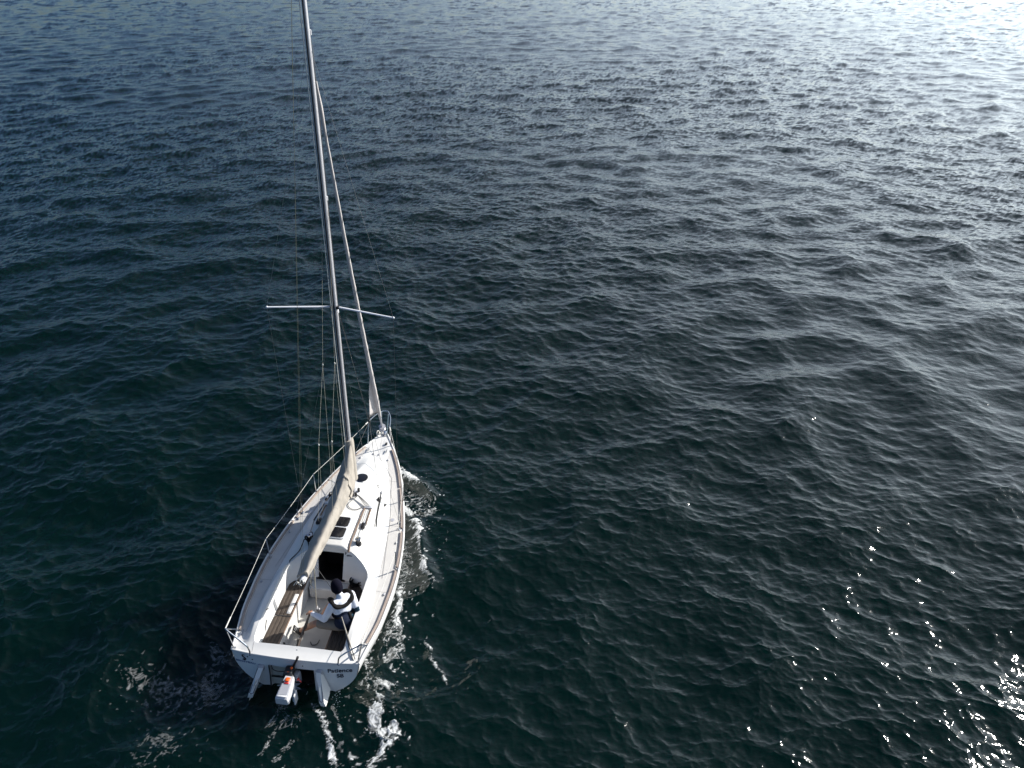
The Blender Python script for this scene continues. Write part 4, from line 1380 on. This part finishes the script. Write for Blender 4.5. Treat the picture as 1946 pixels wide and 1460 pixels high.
# shoes
for a_, t_ in ((LA, LT), (RA, RT)):
    s = MB()
    d = (t_ - a_); d /= np.linalg.norm(d)
    capsule(s, a_ + V(0, 0, -.045) - d * .03, t_ + V(0, 0, -.015), .048, .042)
    capsule(s, a_ + V(0, 0, .015), a_ - V(0, 0, .04), .048, .050)
    sho = remesh(s, "shoe", M['black'], person, .008, po, it=3)
    z0 = min((a_ - V(0, 0, .09))[2], 9)
    st_ = MB()
    mid_ = a_ + (t_ - a_) * .55
    side = np.cross(d, V(0, 0, 1)); side /= np.linalg.norm(side)
    st_.tube([mid_ + side * .042 + V(0, 0, -.005), mid_ + V(0, 0, .030), mid_ - side * .042 + V(0, 0, -.005)], .006, 5)
    st_.tube([mid_ - d * .03 + side * .044, mid_ - d * .03 + V(0, 0, .040), mid_ - d * .03 - side * .044], .006, 5)
    st_.build("shoe_lace", M['motorgrey'], sho, off=po)
# beanie
be = MB(); rings = []
for k, (hgt, rr) in enumerate(((-.045, 1.00), (-.040, 1.07), (-.005, 1.09), (.005, 1.04), (.04, 1.05), (.075, .97), (.105, .78), (.124, .50), (.132, .22), (.134, .04))):
    rings.append([tuple(hp(-.012 + .105 * rr * math.cos(a), .090 * rr * math.sin(a), hgt + .028 + (-.018 * math.cos(a) if hgt < .05 else -.012 * math.cos(a) * (1 - hgt / .14)) * -1)) for a in np.linspace(0, 2 * math.pi, 29)[:-1]])
be.loft(rings)
be.build("beanie", M['beanie'], person, off=po, angle=80)
hr = MB(); hr.ell(tuple(hp(-.055, 0, -.035)), (.050, .070, .050), 14, 8, rot=HB); hr.build("hair", M['hair'], person, off=po)
# lifejacket: collar yoke, chest lobes, back strap and belt
lj = MB()
CK = NK + V(0, 0, -.03)
yoke = [CK - fx * .122 + V(0, 0, -.050) + lf * .06, CK - fx * .098 + lf * .142 + V(0, 0, -.026), CK + lf * .158 + fx * .01 + V(0, 0, .015), CK + lf * .11 + fx * .135 + V(0, 0, -.07), CK + lf * .075 + fx * .165 + V(0, 0, -.20), CK + lf * .07 + fx * .16 + V(0, 0, -.30)]
yoke2 = [q - 2 * lf * np.dot(q - CK, lf) for q in yoke]
lj.tube(smooth_path(yoke[::-1] + [CK - fx * .130 + V(0, 0, -.054)] + yoke2, 5), .056, 12, flat=.62)
vest = remesh(lj, "lifejacket", M['vest'], person, .009, po, it=3)
st_ = MB()
st_.tube(smooth_path([CK - fx * .135 - lf * .02 + V(0, 0, -.03), CK - fx * .150 - lf * .03 + V(0, 0, -.16), PEL - fx * .145 - lf * .05 + V(0, 0, .20), PEL - fx * .15 - lf * .06 + V(0, 0, .10)], 5), .020, 8, flat=.35, up=-fx)
st_.build("back_strap", M['vest'], vest, off=po)
bt = MB()
bc = PEL + (SH - PEL) * .50
bt.tube([bc + fx * .140 * math.cos(a) + lf * .185 * math.sin(a) for a in np.linspace(0, 2 * math.pi, 33)[:-1]], .016, 8, closed=True, flat=1.3)
bt.build("waist_belt", M['vest'], vest, off=po)
rt = MB(); rt.box(tuple(CK - fx * .148 - lf * .05 + V(0, 0, -.17)), (.03, .03, .04), bev=.008); rt.build("red_tab", M['red'], vest, off=po)

# ------------------------------------------------------------------ foam and spray
def hash2(ix, iy, seed):
    h = (ix * 374761393 + iy * 668265263 + seed * 1442695041) & 0x7fffffff
    h = ((h ^ (h >> 13)) * 1274126177) & 0x7fffffff
    return ((h ^ (h >> 16)) & 0xffff) / 65535.0
def vnoise(x, y, seed):
    ix = np.floor(x).astype(np.int64); iy = np.floor(y).astype(np.int64)
    fx_, fy_ = x - ix, y - iy
    ux, uy = fx_ * fx_ * (3 - 2 * fx_), fy_ * fy_ * (3 - 2 * fy_)
    a = hash2(ix, iy, seed); b_ = hash2(ix + 1, iy, seed); c = hash2(ix, iy + 1, seed); d = hash2(ix + 1, iy + 1, seed)
    return (a * (1 - ux) + b_ * ux) * (1 - uy) + (c * (1 - ux) + d * ux) * uy
def fbm(x, y, seed, o=4):
    s_, a, t = 0, .5, 0
    for k in range(o):
        s_ = s_ + a * vnoise(x * 2 ** k + 17 * k, y * 2 ** k - 9 * k, seed + k); t += a; a *= .55
    return s_ / t

FOAM = [  # points on the sea, half width, density, lace size, lace amount
    ([(-2.63, 13.45), (-2.43, 13.13), (-2.23, 12.9)], .12, .95, 5, .9),
    ([(-2.23, 12.9), (-2.03, 12.75), (-1.88, 12.57), (-1.74, 12.34)], .05, .60, 6, .8),
    ([(-2.35, 12.48), (-2.1, 12.31), (-1.89, 11.97)], .20, .55, 5, 1.1),
    ([(-2.38, 12.15), (-2.26, 11.9), (-2.12, 11.55), (-2.02, 11.32)], .11, 1.15, 6, .6),
    ([(-2.02, 11.32), (-1.92, 11.01), (-1.83, 10.72), (-1.77, 10.39)], .05, .95, 8, .7),
    ([(-1.80, 10.4), (-1.7, 10.15)], .08, .95, 8, .7),
    ([(-1.7, 10.15), (-1.53, 9.88), (-1.46, 9.71)], .03, .6, 8, .8),
    ([(-2.20, 11.0), (-2.12, 10.4), (-2.15, 9.9)], .16, .40, 6, 1.2),
    ([(-2.18, 10.0), (-2.10, 9.6), (-2.03, 9.25), (-1.99, 8.95)], .075, .88, 6, .9),
    ([(-2.02, 8.9), (-2.03, 8.66), (-1.95, 8.45)], .20, .62, 4.5, 1.1),
    ([(-2.50, 8.5), (-2.42, 8.22), (-2.42, 8.05), (-2.25, 7.90), (-2.03, 7.80)], .15, .66, 4.5, 1.1),
    ([(-2.1, 7.56), (-2.13, 7.37), (-2.15, 7.17), (-2.17, 7.05)], .11, .88, 4.5, 1.0),
    ([(-2.2, 6.98), (-2.06, 6.96), (-1.88, 6.98), (-1.76, 6.87), (-1.79, 6.74), (-1.88, 6.70)], .09, 1.0, 4.5, .8),
    ([(-2.14, 6.93), (-2.02, 6.83), (-1.96, 6.7), (-2.0, 6.55), (-2.03, 6.44), (-2.12, 6.25)], .11, .95, 4.5, .9),
    ([(-3.05, 7.30), (-2.94, 7.05), (-2.82, 6.78), (-2.7, 6.49), (-2.62, 6.2)], .09, .92, 11, 1.1),
    ([(-2.83, 7.42), (-2.72, 7.14), (-2.63, 6.87)], .03, .6, 9, 1.0),
    ([(-3.7, 7.32), (-3.68, 7.05), (-3.52, 6.96), (-3.38, 6.98)], .12, .36, 6, 1.0),
    ([(-3.66, 6.87), (-3.74, 6.72), (-3.80, 6.53)], .045, .52, 10, 1.1),
    ([(-3.37, 6.72), (-3.48, 6.65), (-3.54, 6.44)], .045, .52, 10, 1.1),
    ([(-6.36, 7.91), (-5.99, 7.86), (-5.61, 7.78), (-5.26, 7.8), (-4.94, 7.76)], .17, .28, 4.5, .9),
    ([(-5.8, 7.61), (-5.44, 7.47), (-5.21, 7.42), (-4.98, 7.61), (-5.32, 7.96)], .17, .28, 4.5, .9),
    ([(-5.14, 8.07), (-5.19, 8.33), (-5.35, 8.66), (-5.12, 8.39)], .16, .29, 5, 1.0),
    ([(-5.62, 6.87), (-5.39, 6.83), (-5.2, 6.65), (-5.33, 6.49), (-5.52, 6.36)], .16, .26, 5, .9),
    ([(-4.4, 9.3), (-4.75, 8.8), (-4.95, 8.4)], .20, .36, 5, 1.2),
    ([(-1.45, 8.78), (-1.38, 8.44), (-1.26, 8.15), (-1.14, 7.92)], .04, .78, 10, 1.0),
]
fo = bpy.data.materials.new("sea_foam"); fo.use_nodes = True
nt = fo.node_tree; p = nt.nodes["Principled BSDF"]
p.inputs["Base Color"].default_value = (0.78, 0.80, 0.80, 1); p.inputs["Roughness"].default_value = 0.75
at = nt.nodes.new("ShaderNodeAttribute"); at.attribute_name = "foam_amount"
nt.links.new(at.outputs["Fac"], p.inputs["Alpha"])

def build_foam():
    step = .0125
    allv, allf, alld = [], [], []
    off = 0
    x0, x1, y0, y1 = -6.8, -.9, 6.0, 13.9
    gx = np.arange(x0, x1, step); gy = np.arange(y0, y1, step)
    X, Y = np.meshgrid(gx, gy, indexing='ij')
    D = np.zeros(X.shape)
    wx = X + .10 * (fbm(X * 3.2, Y * 3.2, 91) - .5) * 2; wy = Y + .10 * (fbm(X * 3.2, Y * 3.2, 92) - .5) * 2
    for i, (pts, w, dens, ls, la) in enumerate(FOAM):
        pa_ = np.array(pts); m = .55
        i0, i1 = np.searchsorted(gx, [pa_[:, 0].min() - m, pa_[:, 0].max() + m]); j0, j1 = np.searchsorted(gy, [pa_[:, 1].min() - m, pa_[:, 1].max() + m])
        if i1 <= i0 or j1 <= j0: continue
        sx_, sy_ = wx[i0:i1, j0:j1], wy[i0:i1, j0:j1]
        d, t = seg_dist(sx_, sy_, pts)
        env = np.exp(-(d / w) ** 2 * .8)
        net = np.maximum(np.clip(1 - np.abs(fbm(sx_ * ls, sy_ * ls, 200 + i, 4) - .5) / .050, 0, 1),
                         .8 * np.clip(1 - np.abs(fbm(sx_ * ls * 1.9, sy_ * ls * 1.9, 260 + i, 3) - .5) / .042, 0, 1))
        fine = fbm(sx_ * 24, sy_ * 24, 300 + i, 3) - .5
        mid = fbm(sx_ * 7, sy_ * 7, 330 + i, 3) - .5
        core = sstep((env * dens - (1.08 - .42 * dens) + 1.7 * mid + 1.2 * fine) * 3.2)
        web = net * sstep((env * 1.3 - .62 + 1.5 * mid + 1.1 * fine) * 2.4) * min(.9, .25 + .6 * la)
        D[i0:i1, j0:j1] = np.maximum(D[i0:i1, j0:j1], np.maximum(core, web) * (.45 + .55 * sstep((fbm(sx_ * 55, sy_ * 55, 400 + i, 2) - .38) * 5)) * min(.92, .02 + .92 * dens))
    # scattered flecks around the wake
    fl = np.clip((vnoise(X * 17, Y * 17, 77) - .86) * 9, 0, 1)
    d, t = seg_dist(X, Y, [(-2.3, 12.8), (-1.95, 11), (-1.95, 9), (-2.1, 7.5), (-2.2, 6)])
    D = np.maximum(D, fl * np.exp(-(d / .42) ** 2) * .6)
    d, t = seg_dist(X, Y, [(-6.2, 7.8), (-5.1, 7.6), (-5.3, 6.5)])
    D = np.maximum(D, fl * np.exp(-(d / .5) ** 2) * .25)
    # nothing on the boat itself
    lx = BMI[0, 0] * X + BMI[0, 1] * Y + BMI[0, 3]; ly = BMI[1, 0] * X + BMI[1, 1] * Y + BMI[1, 3]
    D[(lx > 0.0) & (lx < 5.6) & (np.abs(ly) < .66 * beam(lx))] = 0
    nx, ny = D.shape
    act = (D[:-1, :-1] + D[1:, :-1] + D[1:, 1:] + D[:-1, 1:]) > .10
    I = np.arange(nx * ny).reshape(nx, ny)
    q = np.stack([I[:-1, :-1][act], I[1:, :-1][act], I[1:, 1:][act], I[:-1, 1:][act]], -1)
    used, inv = np.unique(q, return_inverse=True)
    q = inv.reshape(-1, 4)
    px, py = X.ravel()[used], Y.ravel()[used]
    WX, WY, WZ, _, _ = water(px, py, hull=False)
    dd = D.ravel()[used]
    verts = np.stack([WX, WY, WZ + .008 + .012 * dd], -1)
    me = bpy.data.meshes.new("sea_foam")
    me.from_pydata(verts.tolist(), [], q.tolist())
    a = me.attributes.new("foam_amount", 'FLOAT', 'POINT'); a.data.foreach_set("value", dd.astype(np.float32))
    me.polygons.foreach_set("use_smooth", [True] * len(me.polygons))
    me.materials.append(fo)
    o = bpy.data.objects.new("sea_foam", me); col.objects.link(o)
    tag(o, "lacy white foam of the wake beside and behind the yacht", "foam", kind="stuff")
    print("foam faces", len(q))
build_foam()

# spray thrown up by the starboard rudder
sp = MB()
rs = random.Random(9)
c0 = Vector((-.33, -.62, .02))
for k in range(170):
    u = rs.random()
    q = BM @ Vector((-.12 - .42 * u + rs.gauss(0, .03), -.66 - .10 * rs.random() + rs.gauss(0, .03), .02 + .16 * (1 - u) * rs.random() ** 1.2))
    r_ = rs.uniform(.003, .0085)
    sp.add([q + Vector((r_, 0, -r_)), q + Vector((-r_, r_, -r_)), q + Vector((-r_, -r_, -r_)), q + Vector((0, 0, r_ * 1.6))], [(0, 1, 2), (0, 3, 1), (1, 3, 2), (2, 3, 0)])
spm = mat("spray_droplets", (0.75, 0.77, 0.78), 0.3)
so_ = sp.build("rudder_spray", spm)
tag(so_, "white spray splashing off the starboard rudder blade", "spray", kind="stuff")
